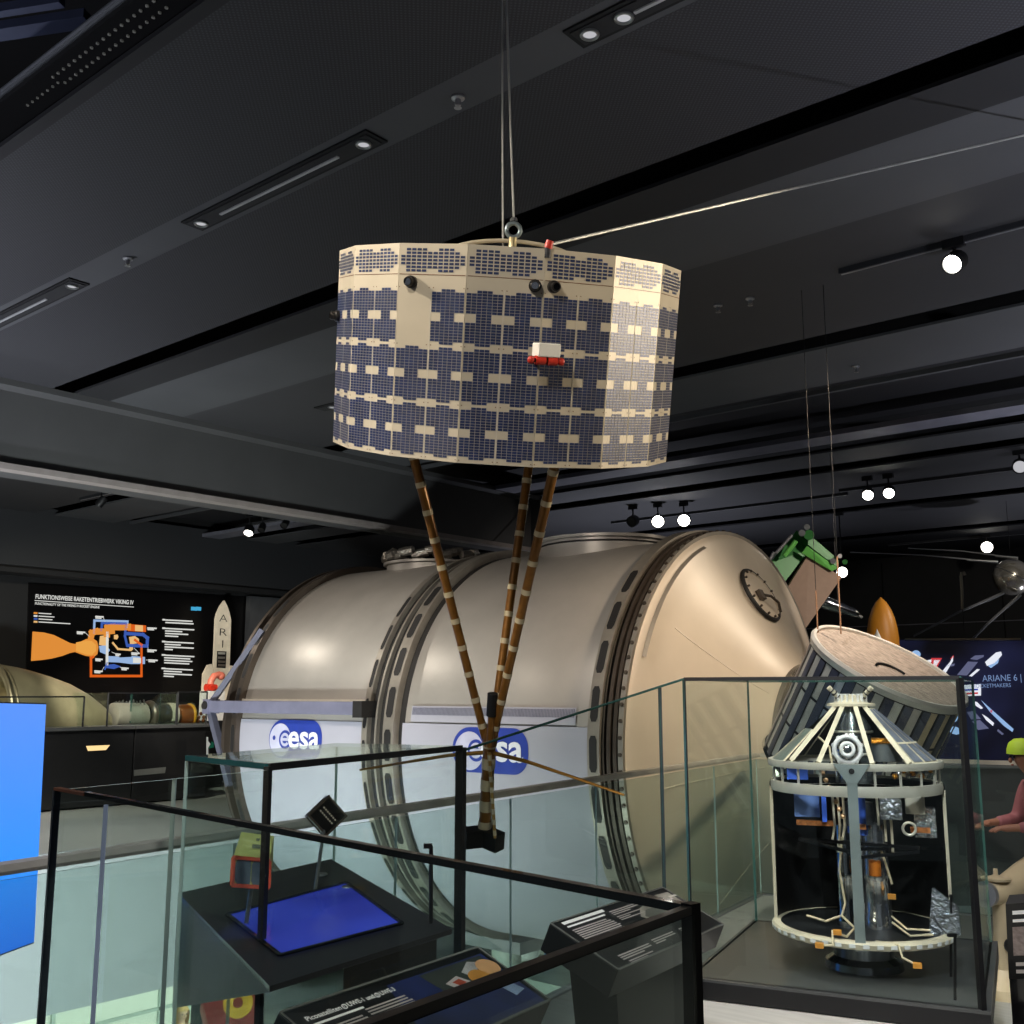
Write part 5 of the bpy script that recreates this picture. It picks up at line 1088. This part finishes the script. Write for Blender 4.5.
# ================================================================== orange tank with booster
OD = 13.5; ot = atd(880.5, 597, OD); orr = 15.2*OD/FPX
ok = thing('launcher_model', 'orange pointed fuel tank of a launcher model with a white booster nose in front', 'rocket model', (ot.x, ot.y, .6))
MB().lathe([(.001, 0), (.014, -.012), (orr*.36, -.07), (orr*.62, -.16), (orr*.82, -.27), (orr*.95, -.4), (orr, -.52), (orr, -2.1), (orr*.7, -2.25), (.01, -2.3)], Matrix.Translation(ot), 40).build('tank', mat('tank_orange', (206, 138, 40), .45, var=.08, scale=4), ok)
bt2 = atd(877, 629, OD-.35)
MB().lathe([(.001, 0), (.05, -.12), (.085, -.26), (.09, -.3), (.09, -1.6), (.12, -1.75), (.12, -1.8), (.01, -1.8)], Matrix.Translation(bt2), 24).build('booster', M['white'], ok)
zb_ = ot.z-2.3; MB().box((ot.x, ot.y, zb_/2), (.9, .9, zb_)).build('plinth', M['dark'], ok)
# ================================================================== polished sphere with four whips
SD = 16.5; sc_ = atd(1012, 577, SD); sr = 18.2*SD/FPX
sp2 = thing('polished_sphere_satellite', 'polished metal sphere with long whip antennas hanging below the ceiling', 'satellite', sc_)
MB().ball(sc_, sr, 40).build('sphere', mat('mirror_metal', (206, 200, 186), .16, .85, var=.3, scale=4), sp2); MB().torus(frame(sc_, (RT*.5+UP*.8)), sr*1.005, .008, 48, 6).build('seam_ring', M['steel'], sp2); MB().tube([sc_+Vector((0, 0, sr*.98)), Vector((sc_.x, sc_.y, ZC))], .004, 6).build('hanging_wire', M['blk'], sp2)
for (x0, y0), (x1, y1) in (((1003, 593), (914, 636)), ((1020, 595), (953, 659)), ((998, 562), (850, 552)), ((1018, 558), (908, 548))):
    a, b2 = atd(x0, y0, SD-.2), atd(x1, y1, SD-1.0 if y1 > 600 else SD+.6)
    w_ = MB().tube([a, a.lerp(b2, .5)+Vector((0, 0, .03)), b2], ([.022, .018, .014] if y1 > 600 else [.012, .009, .007]), 8).build('whip_antenna', M['alu'], sp2)
    MB().tube([a, a.lerp(b2, .2)], [.024, .018], 10).build('antenna_base', M['steel'], w_)
hk = thing('hooked_rod', 'thin pale rod with a hooked top hanging by the far wall', 'hanger', atd(962, 610, 15))
MB().tube([atd(965, 575, 15), atd(964, 572.5, 15), atd(961.5, 573, 15), atd(961, 577, 15), atd(962, 590, 15), atd(962.5, 609, 15)], .02, 8).build('rod', mat('pale_rod', (170, 164, 148), .4), hk); MB().tube([atd(962.5, 609, 15), atd(964, 632, 15)], .006, 6).build('cord', M['dark'], hk)
# ================================================================== graphic wall at the back right
GY = 15.5
def G(x, y, off=0.0): return onY(x, y, GY-off)
gw = thing('graphic_wall', 'dark blue exhibition wall with pale rocket pictures and lettering', 'display wall', G(960, 760))
k = [G(896, 637), G(1022, 638), G(1100, 640), G(1100, 770), G(896, 770)]
gwm, nt, b = base('graphic_wall_blue'); N, L = nt.nodes, nt.links
tc = N.new('ShaderNodeTexCoord'); nz_ = N.new('ShaderNodeTexNoise'); nz_.inputs['Scale'].default_value = .9; rp = N.new('ShaderNodeValToRGB'); L.new(tc.outputs['Object'], nz_.inputs[0]); L.new(nz_.outputs[0], rp.inputs[0])
rp.color_ramp.elements[0].position = .35; rp.color_ramp.elements[1].position = .68; rp.color_ramp.elements[0].color = S((10, 10, 16)); rp.color_ramp.elements[1].color = S((30, 34, 66))
L.new(rp.outputs[0], b.inputs['Base Color']); L.new(rp.outputs[0], b.inputs['Emission Color']); b.inputs['Emission Strength'].default_value = .7; b.inputs['Roughness'].default_value = .5
pa = [G(890, 640), G(1120, 640), G(1120, 800), G(890, 800)]
MB().hexa([p+Vector((0, .08, 0)) for p in (pa[3], pa[2], pa[1], pa[0])]+[pa[3], pa[2], pa[1], pa[0]]).build('panel', gwm, gw)
MB().hexa([G(905, 640, .01), G(1021, 639, .01), G(1021, 641, .01), G(905, 640.8, .01)]+[G(905, 638.5, .3), G(1021, 638, .3), G(1021, 640, .3), G(905, 639.5, .3)]).build('light_rail', mat('rail_brass', (130, 124, 112), .4, .6), gw)
gtx = glow('graphic_lettering', (132, 158, 205), .6); gwh = glow('graphic_white', (226, 230, 240), .9); gpb = glow('graphic_pale_blue', (150, 186, 232), .8); grd = glow('graphic_red', (206, 60, 66), .8); gbl = glow('graphic_blue', (52, 72, 170), .8); ggr = glow('graphic_grey', (112, 116, 150), .6)
def gtext(s_, a, b2, h, m, nm='lettering', bold=0.0):
    pa_, pb_ = G(*a, .02), G(*b2, .02); MB().text(s_, axes(pa_, pb_-pa_, (0, 0, 1)), (pb_-pa_).length, h, 0, bold).build(nm, m, gw, weld=False)
gtext('ARIANE 6 |', (982.5, 681.5), (1021.5, 680.5), .085, gtx); gtext('ROCKETMAKERS', (973, 688), (1011, 687), .052, gtx)
def gp_(name, pts, m, off=.016): return MB().poly([G(x, y, off) for x, y in pts]).build(name, m, gw)
gp_('flag_panel', [(950, 686), (981, 684), (981, 695.5), (951, 697)], gwh); gp_('flag_stripe', [(951, 690), (978, 688.6), (978, 690.3), (951, 692)], gbl, .02); gp_('flag_stripe', [(957, 693.4), (978, 692.2), (978, 694), (957, 695)], grd, .02)
for pts, m_ in (([(985, 662), (996, 652.5), (1001, 651.5), (1002, 655), (995, 663), (987, 666)], gwh), ([(988, 666), (999, 659), (998, 663), (991, 668)], gpb), ([(970, 659), (975, 655.5), (984, 655), (983.5, 657), (977, 660)], ggr), ([(968, 661.5), (978, 662), (967, 675.5), (957, 675)], ggr), ([(969, 676), (977, 669), (980, 669.5), (972, 676.5)], gwh), ([(939, 675), (950, 662), (953, 656), (953, 661), (944, 676)], gwh), ([(946, 665), (955, 663.5), (954, 666), (946, 667)], ggr), ([(950, 659), (953.5, 655), (953.6, 658)], grd), ([(931, 658), (942, 658), (937, 668), (932, 668)], grd), ([(934, 660), (940, 660), (936, 666.5), (933, 666)], gwh), ([(920, 662), (933, 659), (930, 664)], gwh),
    ([(973, 701), (977, 702), (983, 708), (981, 709), (976, 706)], gwh), ([(981, 700), (991, 709), (1013.5, 729), (1012.5, 732), (1004, 726), (990, 712)], gpb), ([(990, 709), (992.5, 710.5), (992, 713), (989.5, 711.5)], grd), ([(982, 714), (987, 717), (994, 723), (993, 726), (986, 720)], gwh), ([(967, 712), (974, 711), (981, 719), (971, 719.5)], ggr), ([(972, 721), (980, 720), (989, 728.5), (978, 730)], ggr), ([(998, 729), (1004, 734), (1002, 735), (997, 731)], ggr)):
    gp_('printed_rocket' if m_ in (gwh, gpb) else 'printed_patch', pts, m_)
gp_('round_badge', [(916+4.6*math.cos(i*PI/10), 654.5+4.2*math.sin(i*PI/10)) for i in range(20)], gpb); gp_('round_badge', [(955+6*math.cos(i*PI/10)+1.5*math.sin(i*PI/10), 730.5+4*math.sin(i*PI/10)) for i in range(20)], gpb)
gp_('printed_patch', [(944, 722), (957, 715), (960, 719), (950, 725)], gpb)
# dark counter, white leaflet table
dk = thing('info_counter', 'dark grey counter in front of the blue graphic wall', 'counter', onp(985, 800, (0, 8.6, 0), (0, 1, 0)))
q_ = [atz(940, 768, 1.05), atz(1110, 769, 1.05)]; e_ = (q_[1]-q_[0]).normalized(); f_ = Vector((-e_.y, e_.x, 0))
MB().hexa([Vector((p.x, p.y, 0)) for p in (q_[0], q_[1], q_[1]+f_*.5, q_[0]+f_*.5)]+[q_[0], q_[1], q_[1]+f_*.5, q_[0]+f_*.5]).build('body', mat('counter_slate', (62, 65, 70), .5), dk); 
MB().hexa([p+Vector((0, 0, .001)) for p in (q_[0]-f_*.03, q_[1]-f_*.03, q_[1]+f_*.53, q_[0]+f_*.53)]+[p+Vector((0, 0, .03)) for p in (q_[0]-f_*.03, q_[1]-f_*.03, q_[1]+f_*.53, q_[0]+f_*.53)]).build('worktop', mat('counter_top_pale', (120, 124, 124), .35), dk)
# ================================================================== beige pipe fitting on the floor
PD = 5.9; PB = lambda x, y, d=0.0: atd(x, y, PD+d)
bg_ = mat('beige_enamel', (190, 174, 142), .4, var=.06); pf_ = thing('beige_pipe_joint', 'beige enamelled pipe joint with flange and knob standing beside the tall case', 'machine part', (PB(1003, 962).x, PB(1003, 962).y, 0))
fz = 1.0
MB().tube([PB(988, 894, -.05), PB(1000, 892), PB(1010, 886, .05), PB(1024, 876, .12), PB(1050, 858, .2)], [.06, .066, .074, .08, .08], 24).build('main_pipe', bg_, pf_)
MB().cyl(PB(987, 894, -.06), PB(984, 894.5, -.08), .068, 24).build('end_flange', M['alu'], pf_)
b0 = PB(1002, 958); b0.z = 0.0
MB().tube([PB(1002, 892), PB(1002.5, 930), Vector((b0.x, b0.y, .14))], [.054, .048, .046], 20).build('leg_pipe', bg_, pf_)
MB().lathe([(.05, .14), (.075, .1), (.14, .05), (.15, .0), (.01, .0)], Matrix.Translation((b0.x, b0.y, .001)), 28).build('foot', bg_, pf_)
MB().lathe([(.075, 0), (.08, .012), (.03, .02), (.012, .03), (.012, .06), (.001, .062)], frame(PB(996, 880), (0, 0, 1)), 20).build('top_cap', bg_, pf_)
MB().ball(PB(1012, 946, -.08), .042, 16).cyl(PB(1002, 946), PB(1012, 946, -.08), .016, 10).build('black_knob', M['blk'], pf_)
# dark text stand at the right edge
tp_ = thing('text_stand', 'black stand with a pale printed panel beside the beige pipe joint', 'reading desk', (atd(1024, 980, 4.2).x, atd(1024, 980, 4.2).y, 0))
k = quad3((1005.5, 904), (1075, 899), (1076, 978), (1009, 979), 4.0); n_ = (k[1]-k[0]).cross(k[3]-k[0]).normalized(); n_ = n_ if n_.dot(FW) < 0 else -n_
MB().hexa([p-n_*.05 for p in k]+k).build('sign_board', M['blk'], tp_)
g_ = lambda u, v, o=.002: k[0].lerp(k[1], u).lerp(k[3].lerp(k[2], u), v)+n_*o
MB().poly([g_(.09, .3), g_(.9, .3), g_(.9, .68), g_(.09, .68)]).build('print_block', mat('print_pinkish', (168, 152, 146), .6, var=.25, scale=60), tp_); uvbars(tp_, g_, .1, .14, (.8,), .05, .08, 'print_line', 'txt'); uvbars(tp_, g_, .1, .24, (.8, ), .04, .06, 'print_line', 'txt'); uvbars(tp_, g_, .12, .82, (.8, .8), .05, .1, 'print_line', 'print')
lo = [g_(0.0, 1.0, -.004), g_(1.0, 1.0, -.004)]
MB().hexa([Vector((p.x, p.y, 0)) for p in (lo[0], lo[1], lo[1]-n_*.12, lo[0]-n_*.12)]+[lo[0], lo[1], lo[1]-n_*.12, lo[0]-n_*.12]).build('post', M['blkgloss'], tp_)
# ================================================================== people
def skin(name, chains, m, parent, sub=2):
    """one continuous surface grown along joints: chains of (point, radius); a chain may start at a named joint"""
    vs, es, rs, key = [], [], [], {}
    for ch in chains:
        prev = None
        for it in ch:
            if isinstance(it, str): prev = key[it]; continue
            p, r = it[0], it[1]; vs.append(tuple(p)); rs.append(r); i = len(vs)-1
            if len(it) > 2: key[it[2]] = i
            if prev is not None: es.append((prev, i))
            prev = i
    me = bpy.data.meshes.new(name); me.from_pydata(vs, es, []); o = bpy.data.objects.new(name, me); C.objects.link(o)
    sk = o.modifiers.new('s', 'SKIN'); sk.use_smooth_shade = True
    for i, d in enumerate(me.skin_vertices[0].data): r = rs[i]; d.radius = (r, r) if not isinstance(r, tuple) else r; d.use_root = (i == 0)
    ss = o.modifiers.new('u', 'SUBSURF'); ss.levels = ss.render_levels = sub
    me2 = bpy.data.meshes.new_from_object(o.evaluated_get(bpy.context.evaluated_depsgraph_get())); bpy.data.objects.remove(o)
    W = WM[parent.name].inverted(); me2.transform(W); me2.polygons.foreach_set('use_smooth', [True]*len(me2.polygons)); me2.materials.clear(); me2.materials.append(m); me2.name = name
    ob = bpy.data.objects.new(name, me2); C.objects.link(ob); ob.parent = parent; WM[ob.name] = WM[parent.name]; return ob
def person(root, loc, face, h, top_m, leg_m, skin_m, hair_m, arm='reach', bend=.1):
    """standing figure of height h looking along the angle face"""
    s = h/1.7; m = Matrix.Translation(loc) @ Matrix.Rotation(face, 4, 'Z')       # +x forwards, +y to the left
    P = lambda x, y, z: m @ Vector((x*s, y*s, z*s)); b = bend
    body, shirt, legs = [], [], []
    hip, waist, chest, neck, head = P(0, 0, .92), P(b*.3, 0, 1.08), P(b, 0, 1.28), P(b*1.5, 0, 1.44), P(b*2.0+.02, 0, 1.58)
    ch = [[(hip, .13*s, 'hip'), (waist, .115*s), (chest, .135*s, 'chest'), (neck, .05*s), (P(b*1.7, 0, 1.49), .05*s), (head, .088*s), (P(b*2.0, 0, 1.63), .075*s)]]
    for sy in (-1, 1):
        ch.append(['hip', (P(0, sy*.09, .86), .085*s), (P(.02, sy*.1, .48), .056*s), (P(-.02, sy*.1, .1), .038*s), (P(.05, sy*.1, .03), .034*s), (P(.15, sy*.11, .02), .028*s)])
        if arm == 'reach': el, wr = P(b+.08, sy*.24, 1.12), P(b+.32, sy*.16, 1.1)
        else: el, wr = P(b-.02, sy*.25, 1.1), P(b+.04, sy*.25, .86)
        ch.append(['chest', (P(b*1.2, sy*.17, 1.36), .06*s), (el, .042*s), (wr, .027*s), (wr+(wr-el).normalized()*.06*s, .03*s, 'palm%d' % sy)])
        d = (wr-el).normalized(); pm = wr+d*.06*s; lat_ = (m.to_3x3() @ Vector((0, 1, 0))); dn = d.cross(lat_).normalized()
        for k_, (o_, L_) in enumerate(((-.03, .06), (-.011, .072), (.009, .068), (.027, .054))):
            q0 = pm+lat_*o_*s+d*.012*s; ch.append(['palm%d' % sy, (q0, .0105*s), (q0+d*L_*.5*s-dn*.006*s, .0095*s), (q0+d*L_*s-dn*.022*s, .0085*s)])
        q0 = pm-lat_*sy*.032*s-d*.02*s; ch.append(['palm%d' % sy, (q0, .0115*s), (q0-lat_*sy*.018*s+d*.022*s, .0105*s), (q0-lat_*sy*.02*s+d*.044*s, .009*s)])
    bd = skin('body', ch, skin_m, root)
    sh = [[(P(0, 0, .88), .15*s, 'hip'), (waist, .13*s), (chest, .15*s, 'c'), (P(b*1.35, 0, 1.4), .075*s)]]
    for sy in (-1, 1):
        if arm == 'reach': el, wr = P(b+.08, sy*.24, 1.12), P(b+.28, sy*.17, 1.103)
        else: el, wr = P(b-.02, sy*.25, 1.1), P(b+.035, sy*.25, .9)
        sh.append(['c', (P(b*1.2, sy*.17, 1.36), .075*s), (el, .055*s), (wr, .04*s)])
    skin('shirt', sh, top_m, root)
    lg = [[(P(0, 0, .95), .14*s, 'h')]]
    for sy in (-1, 1): lg.append(['h', (P(0, sy*.09, .85), .1*s), (P(.02, sy*.1, .48), .073*s), (P(-.02, sy*.1, .1), .055*s)])
    skin('trousers', lg, leg_m, root)
    for sy in (-1, 1): skin('shoe', [[(P(-.04, sy*.1, .05), .05*s), (P(.06, sy*.105, .04), .046*s), (P(.17, sy*.11, .03), .034*s)]], M['blk'], root)
    hm = m.to_3x3(); hc = head
    mb = MB()
    for sy in (-1, 1): mb.ball(hc+hm @ Vector((.078*s, sy*.03*s, .012*s)), .012*s, 10)
    mb.build('eye', mat('eye_dark', (40, 30, 26), .3) if 'eye_dark' not in bpy.data.materials else bpy.data.materials['eye_dark'], bd)
    MB().ball(hc+hm @ Vector((.092*s, 0, -.014*s)), .015*s, 10, 0, (1, .8, 1.4)).build('nose', skin_m, bd)
    MB().ball(hc+hm @ Vector((.08*s, 0, -.048*s)), .018*s, 10, 0, (.5, 1.3, .4)).build('mouth', mat('lip', (150, 86, 76), .5) if 'lip' not in bpy.data.materials else bpy.data.materials['lip'], bd)
    for sy in (-1, 1): MB().ball(hc+hm @ Vector((0, sy*.09*s, -.0)), .026*s, 10, 0, (.7, .35, 1.1)).build('ear', skin_m, bd)
    if hair_m: MB().lathe([(.001, .11*s), (.06*s, .1*s), (.096*s, .05*s), (.104*s, 0), (.1*s, -.06*s), (.085*s, -.15*s), (.07*s, -.16*s)], Matrix.Translation(hc) @ Matrix.Rotation(face, 4, 'Z'), 24, 0, R(60), R(300)).lathe([(.001, .112*s), (.06*s, .102*s), (.097*s, .055*s)], Matrix.Translation(hc), 24).build('hair', hair_m, root)
    return P, hc, s, hm
sk_m = mat('skin_brown', (150, 104, 82), .55, var=.05); sk_l = mat('skin_light', (214, 168, 140), .55, var=.05)
pp = atd(1018, 750, 6.3); pl_ = Vector((pp.x, pp.y, 0)); fa = math.atan2(-RT.y, -RT.x)
pr = thing('person', 'person in a lime green cap and pink top leaning forward beside the dark grey counter', 'person', pl_)
hh_ = 1.36
Pf, hc, ss_, hm = person(pr, pl_-hm_off if False else Vector((pl_.x, pl_.y, 0))-Vector((math.cos(fa), math.sin(fa), 0))*.2, fa, hh_, mat('pink_top', (150, 92, 96), .7), mat('dark_trousers', (40, 42, 52), .7), sk_m, None, 'reach', .1)
cm = mat('lime_cap', (172, 205, 52), .6)
cp_ = MB().lathe([(.001, .115*ss_), (.05*ss_, .11*ss_), (.09*ss_, .08*ss_), (.106*ss_, .035*ss_), (.108*ss_, .0)], Matrix.Translation(hc+Vector((0, 0, .03*ss_))), 28).build('cap', cm, pr)
# storey below
q = atd(181, 1004, 16.4); fl_ = Vector((q.x, q.y, -4.9)); 
p2r = thing('person', 'blond person in dark clothes standing on the storey below', 'person', fl_)
person(p2r, fl_, math.atan2(-FW.y, -FW.x)+.7, (q.z+4.9)*1.0 if (q.z+4.9) < 1.9 else 1.75, mat('navy_top', (30, 34, 52), .7), mat('navy_trousers', (26, 28, 36), .7), sk_l, mat('blond_hair', (188, 146, 86), .6), 'hang', .02)

# big red round engine base, dark partition and white machine on the storey below
RDp = 14.0; rc_ = atd(238, 1003, RDp); vd = (rc_-EYE).normalized(); fr6 = frame(rc_, -vd+Vector((0, 0, .25)), RT)
re_ = thing('red_engine_base', 'dark red round engine base with a yellow ring on the storey below', 'rocket part', (rc_.x, rc_.y, -4.9))
px_ = RDp/FPX
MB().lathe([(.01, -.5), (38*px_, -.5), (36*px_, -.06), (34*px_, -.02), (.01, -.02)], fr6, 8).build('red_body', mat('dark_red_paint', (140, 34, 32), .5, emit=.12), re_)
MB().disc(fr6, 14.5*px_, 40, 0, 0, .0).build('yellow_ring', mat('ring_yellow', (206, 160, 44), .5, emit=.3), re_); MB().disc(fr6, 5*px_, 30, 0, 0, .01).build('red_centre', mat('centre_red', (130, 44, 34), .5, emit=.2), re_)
MB().box((rc_.x, rc_.y, (rc_.z-.5-4.9)/2), (.5, .5, rc_.z-.5+4.9)).build('stand', M['dark'], re_)
pa_, pb_ = atd(192, 990, 15.2), atd(500, 1000, 15.2)
dpn = thing('dark_partition', 'dark partition on the storey below, under the floor edge', 'partition', (pa_+pb_)/2)
MB().hexa([Vector((p.x, p.y, -4.9)) for p in (pa_, pb_, pb_+FW*.2, pa_+FW*.2)]+[Vector((p.x, p.y, -.45)) for p in (pa_, pb_, pb_+FW*.2, pa_+FW*.2)]).build('panel', mat('partition_dark', (44, 46, 50), .6), dpn)
WD = 14.2; wq = lambda x, y, d=0.0: atd(x, y, WD+d)
wm = thing('white_machine', 'white rounded machine with a small dark wheel on the storey below', 'machine', (wq(545, 960).x, wq(545, 960).y, -4.9))
wp = mat('machine_white', (220, 226, 216), .4)
MB().tube([wq(528, 955), wq(530, 944), wq(536, 937), wq(545, 934), wq(556, 937), wq(566, 946), wq(572, 956)], .13, 12).build('arch', wp, wm); MB().hexa([wq(516, 962), wq(536, 960), wq(536, 960, .8), wq(516, 962, .8), wq(524, 950), wq(542, 950), wq(542, 950, .8), wq(524, 950, .8)]).build('box', wp, wm)
MB().hexa([wq(543, 968), wq(556, 966), wq(556, 966, .5), wq(543, 968, .5), wq(545, 945), wq(552, 945), wq(552, 945, .5), wq(545, 945, .5)]).build('blue_screen', mat('machine_blue', (120, 160, 205), .3), wm)
MB().torus(frame(wq(526, 967, -.2), -FW, RT), .05, .022, 20, 8).build('wheel', M['blk'], wm)
b_ = wq(545, 968, .4); MB().box((b_.x, b_.y, (b_.z-4.9)/2), (1.6, 1.2, b_.z+4.9)).build('plinth', mat('machine_plinth', (206, 216, 204), .5), wm)

xs = thing('exit_sign', 'small green and white sign low beside the end of the black counter', 'sign', onX(210, 745, -14.4))
k = [onX(205.8, 756, -14.4), onX(215, 756, -14.4), onX(215, 732, -14.4), onX(205.8, 732, -14.4)]
MB().hexa([p-Vector((.03, 0, 0)) for p in k]+k).build('plate', M['blk'], xs)
MB().poly([onX(*p, -14.395) for p in ((206.3, 755), (208.4, 755), (208.2, 748), (210.5, 744), (208.2, 741), (208.2, 737), (206.3, 737))]).build('white_figure', mat('sign_white', (226, 230, 226), .5, emit=.2), xs)
MB().poly([onX(*p, -14.395) for p in ((208.6, 748.5), (213.8, 747.5), (214, 743), (211.5, 741), (210.8, 744.5))]).build('green_patch', mat('sign_green', (20, 110, 84), .5, emit=.2), xs)

# drum
lamp('SPOT', (-4.2, .6, 4.4), DC, 374, (255, 243, 226), .05, 38)
for _k in (2, -2):
    _n = DF.to_3x3() @ Vector((math.cos(A0+_k*2*PI/NF), math.sin(A0+_k*2*PI/NF), 0))
    if _n.dot(RT) > 0:
        _p = DC+_n*.637-DA*.22; _v = (_p-EYE).normalized(); _r = _v-_n*(2*_v.dot(_n))
        lamp('SPOT', _p+_r*5.0, _p, 700, (255, 238, 212), .12, 20)
lamp('SPOT', (-.9, -1.2, 4.4), DC, 330, (255, 246, 234), .25, 34, .8)  # unseen frontal fill added to brighten the drum
lamp('SPOT', (-2.9, .2, 1.9), JP, 26, (255, 236, 205), .15, 70, 1)
# module
lamp('SPOT', (-8.2, 3.7, 4.4), mp(-3.9, 85, 2), 378, (255, 244, 230), .25, 80, 1)
lamp('SPOT', (-5.0, 3.7, 4.4), mp(-1.4, 85, 2), 310, (255, 244, 230), .25, 80, 1)
lamp('SPOT', (-1.5, 6.9, 4.4), mp(.3, 80, 1.6), 513, (255, 232, 204), .2, 60, .9)
lamp('SPOT', (-6.5, 3.6, -1.8), mp(-2.4, 125, 2), 387, (228, 238, 232), .3, 130, 1)  # unseen fill added from below for the lower hull
lamp('SPOT', (-12.25, 5.93, 4.35), (-9.15, 7.44, 2.0), 130, (255, 246, 232), .12, 60, .8)
lamp('SPOT', (-2.6, 11.2, 4.35), (-4.7, 8.8, 2.2), 90, (255, 240, 218), .1, 70, .8)
lamp('SPOT', (-2.5, 13.5, 4.3), atd(1012, 577, 16.5), 300, (255, 246, 230), .15, 30)
# cutaway satellite and cases
lamp('SPOT', (-2.6, 3.6, 4.4), (-2.0, 4.8, 1.0), 338, (255, 244, 230), .08, 40)
lamp('SPOT', (-1.0, 3.2, 4.2), (-2.0, 4.8, .9), 182, (240, 244, 255), .08, 36)
lamp('SPOT', (-2.9, 6.2, 4.4), (-2.8, 7.4, 1.5), 225, (255, 246, 236), .1, 50)
lamp('SPOT', (-2.6, 1.4, 4.4), (-2.9, 2.2, 1.0), 120, (240, 244, 255), .08, 40)
lamp('SPOT', (-2.0, .9, 3.9), atd(254, 860, 3.3), 60, (255, 250, 240), .06, 16)  # unseen extra light added to lift the yellow satellite
lamp('SPOT', (-.6, 1.6, 4.4), (-1.7, 2.4, .9), 110, (255, 246, 236), .08, 45)
lamp('SPOT', (-.4, 1.2, 3.6), (-2.0, 4.6, 1.0), 473, (246, 246, 250), .15, 34, .9)  # added front fill for the cutaway satellite, no visible source
lamp('SPOT', (-.2, 1.0, 4.0), (-3.0, 2.4, .9), 150, (246, 246, 250), .12, 40, .9)  # added front fill for the sloping table, no visible source
# hall: unseen upward fill added to brighten the ceiling, then spots
for _x, _y, _z, _e in ((-9.3, 2.2, .9, 520), (1.4, 5.2, .9, 760), (-6.2, -.9, .9, 420), (1.5, .2, .6, 260), (-13.2, 2.5, .9, 260), (-.5, 11.5, .8, 560), (-10, 15.5, .8, 420), (-3, 18.5, .8, 380)):
    lamp('SPOT', (_x, _y, _z), (_x, _y+.001, 4.6), _e*1.2, (229, 232, 248), .1, 128, 1)
lamp('SPOT', (1.5, 4.5, 4.4), (0, 5.5, 0), 240, (245, 240, 230), .15, 90, 1)
lamp('POINT', (-7, .8, 4.95), None, 8, (220, 225, 255), .1)  # unseen fill added inside the ceiling void
lamp('SPOT', (-1.0, 10.5, 4.3), atd(812, 590, 12.6), 420, (255, 240, 225), .1, 40)
lamp('SPOT', (-2, 14.5, 4.3), atd(880, 625, 13.3), 200, (255, 240, 215), .1, 40)
# left wall exhibits
lamp('SPOT', (-13.2, 3.5, 4.4), (-16.2, onX(55, 700, -16.2).y, 1.4), 728, (255, 244, 220), .1, 60)
lamp('SPOT', (-13.4, 7.4, 4.4), (-16.2, onX(140, 700, -16.2).y, 1.3), 1008, (255, 244, 226), .1, 45)
lamp('SPOT', (-14.6, 8.5, 4.4), (-17.4, onX(222, 650, -17.4).y, 2.0), 200, (255, 240, 220), .1, 40)
lamp('SPOT', (-12.6, 5.5, 4.4), (-13, 6, 0), 780, (245, 245, 240), .1, 100, 1)
# lower storey
lamp('SPOT', (-12.5, 5, -1.6), (-17, 5, -3.0), 900, (246, 255, 246), .2, 140, 1)
lamp('SPOT', (-12.5, 11, -1.6), (-17, 11, -3.0), 900, (246, 255, 246), .2, 140, 1)
lamp('SPOT', (-9, 15, -1.6), (-9, 21, -3.4), 1300, (246, 255, 246), .2, 140, 1)
lamp('SPOT', (-6.0, 2.2, -1.6), (-11, 5, -.7), 3062, (232, 240, 240), .3, 130, 1)  # unseen fill added to brighten the pale upper floor edge
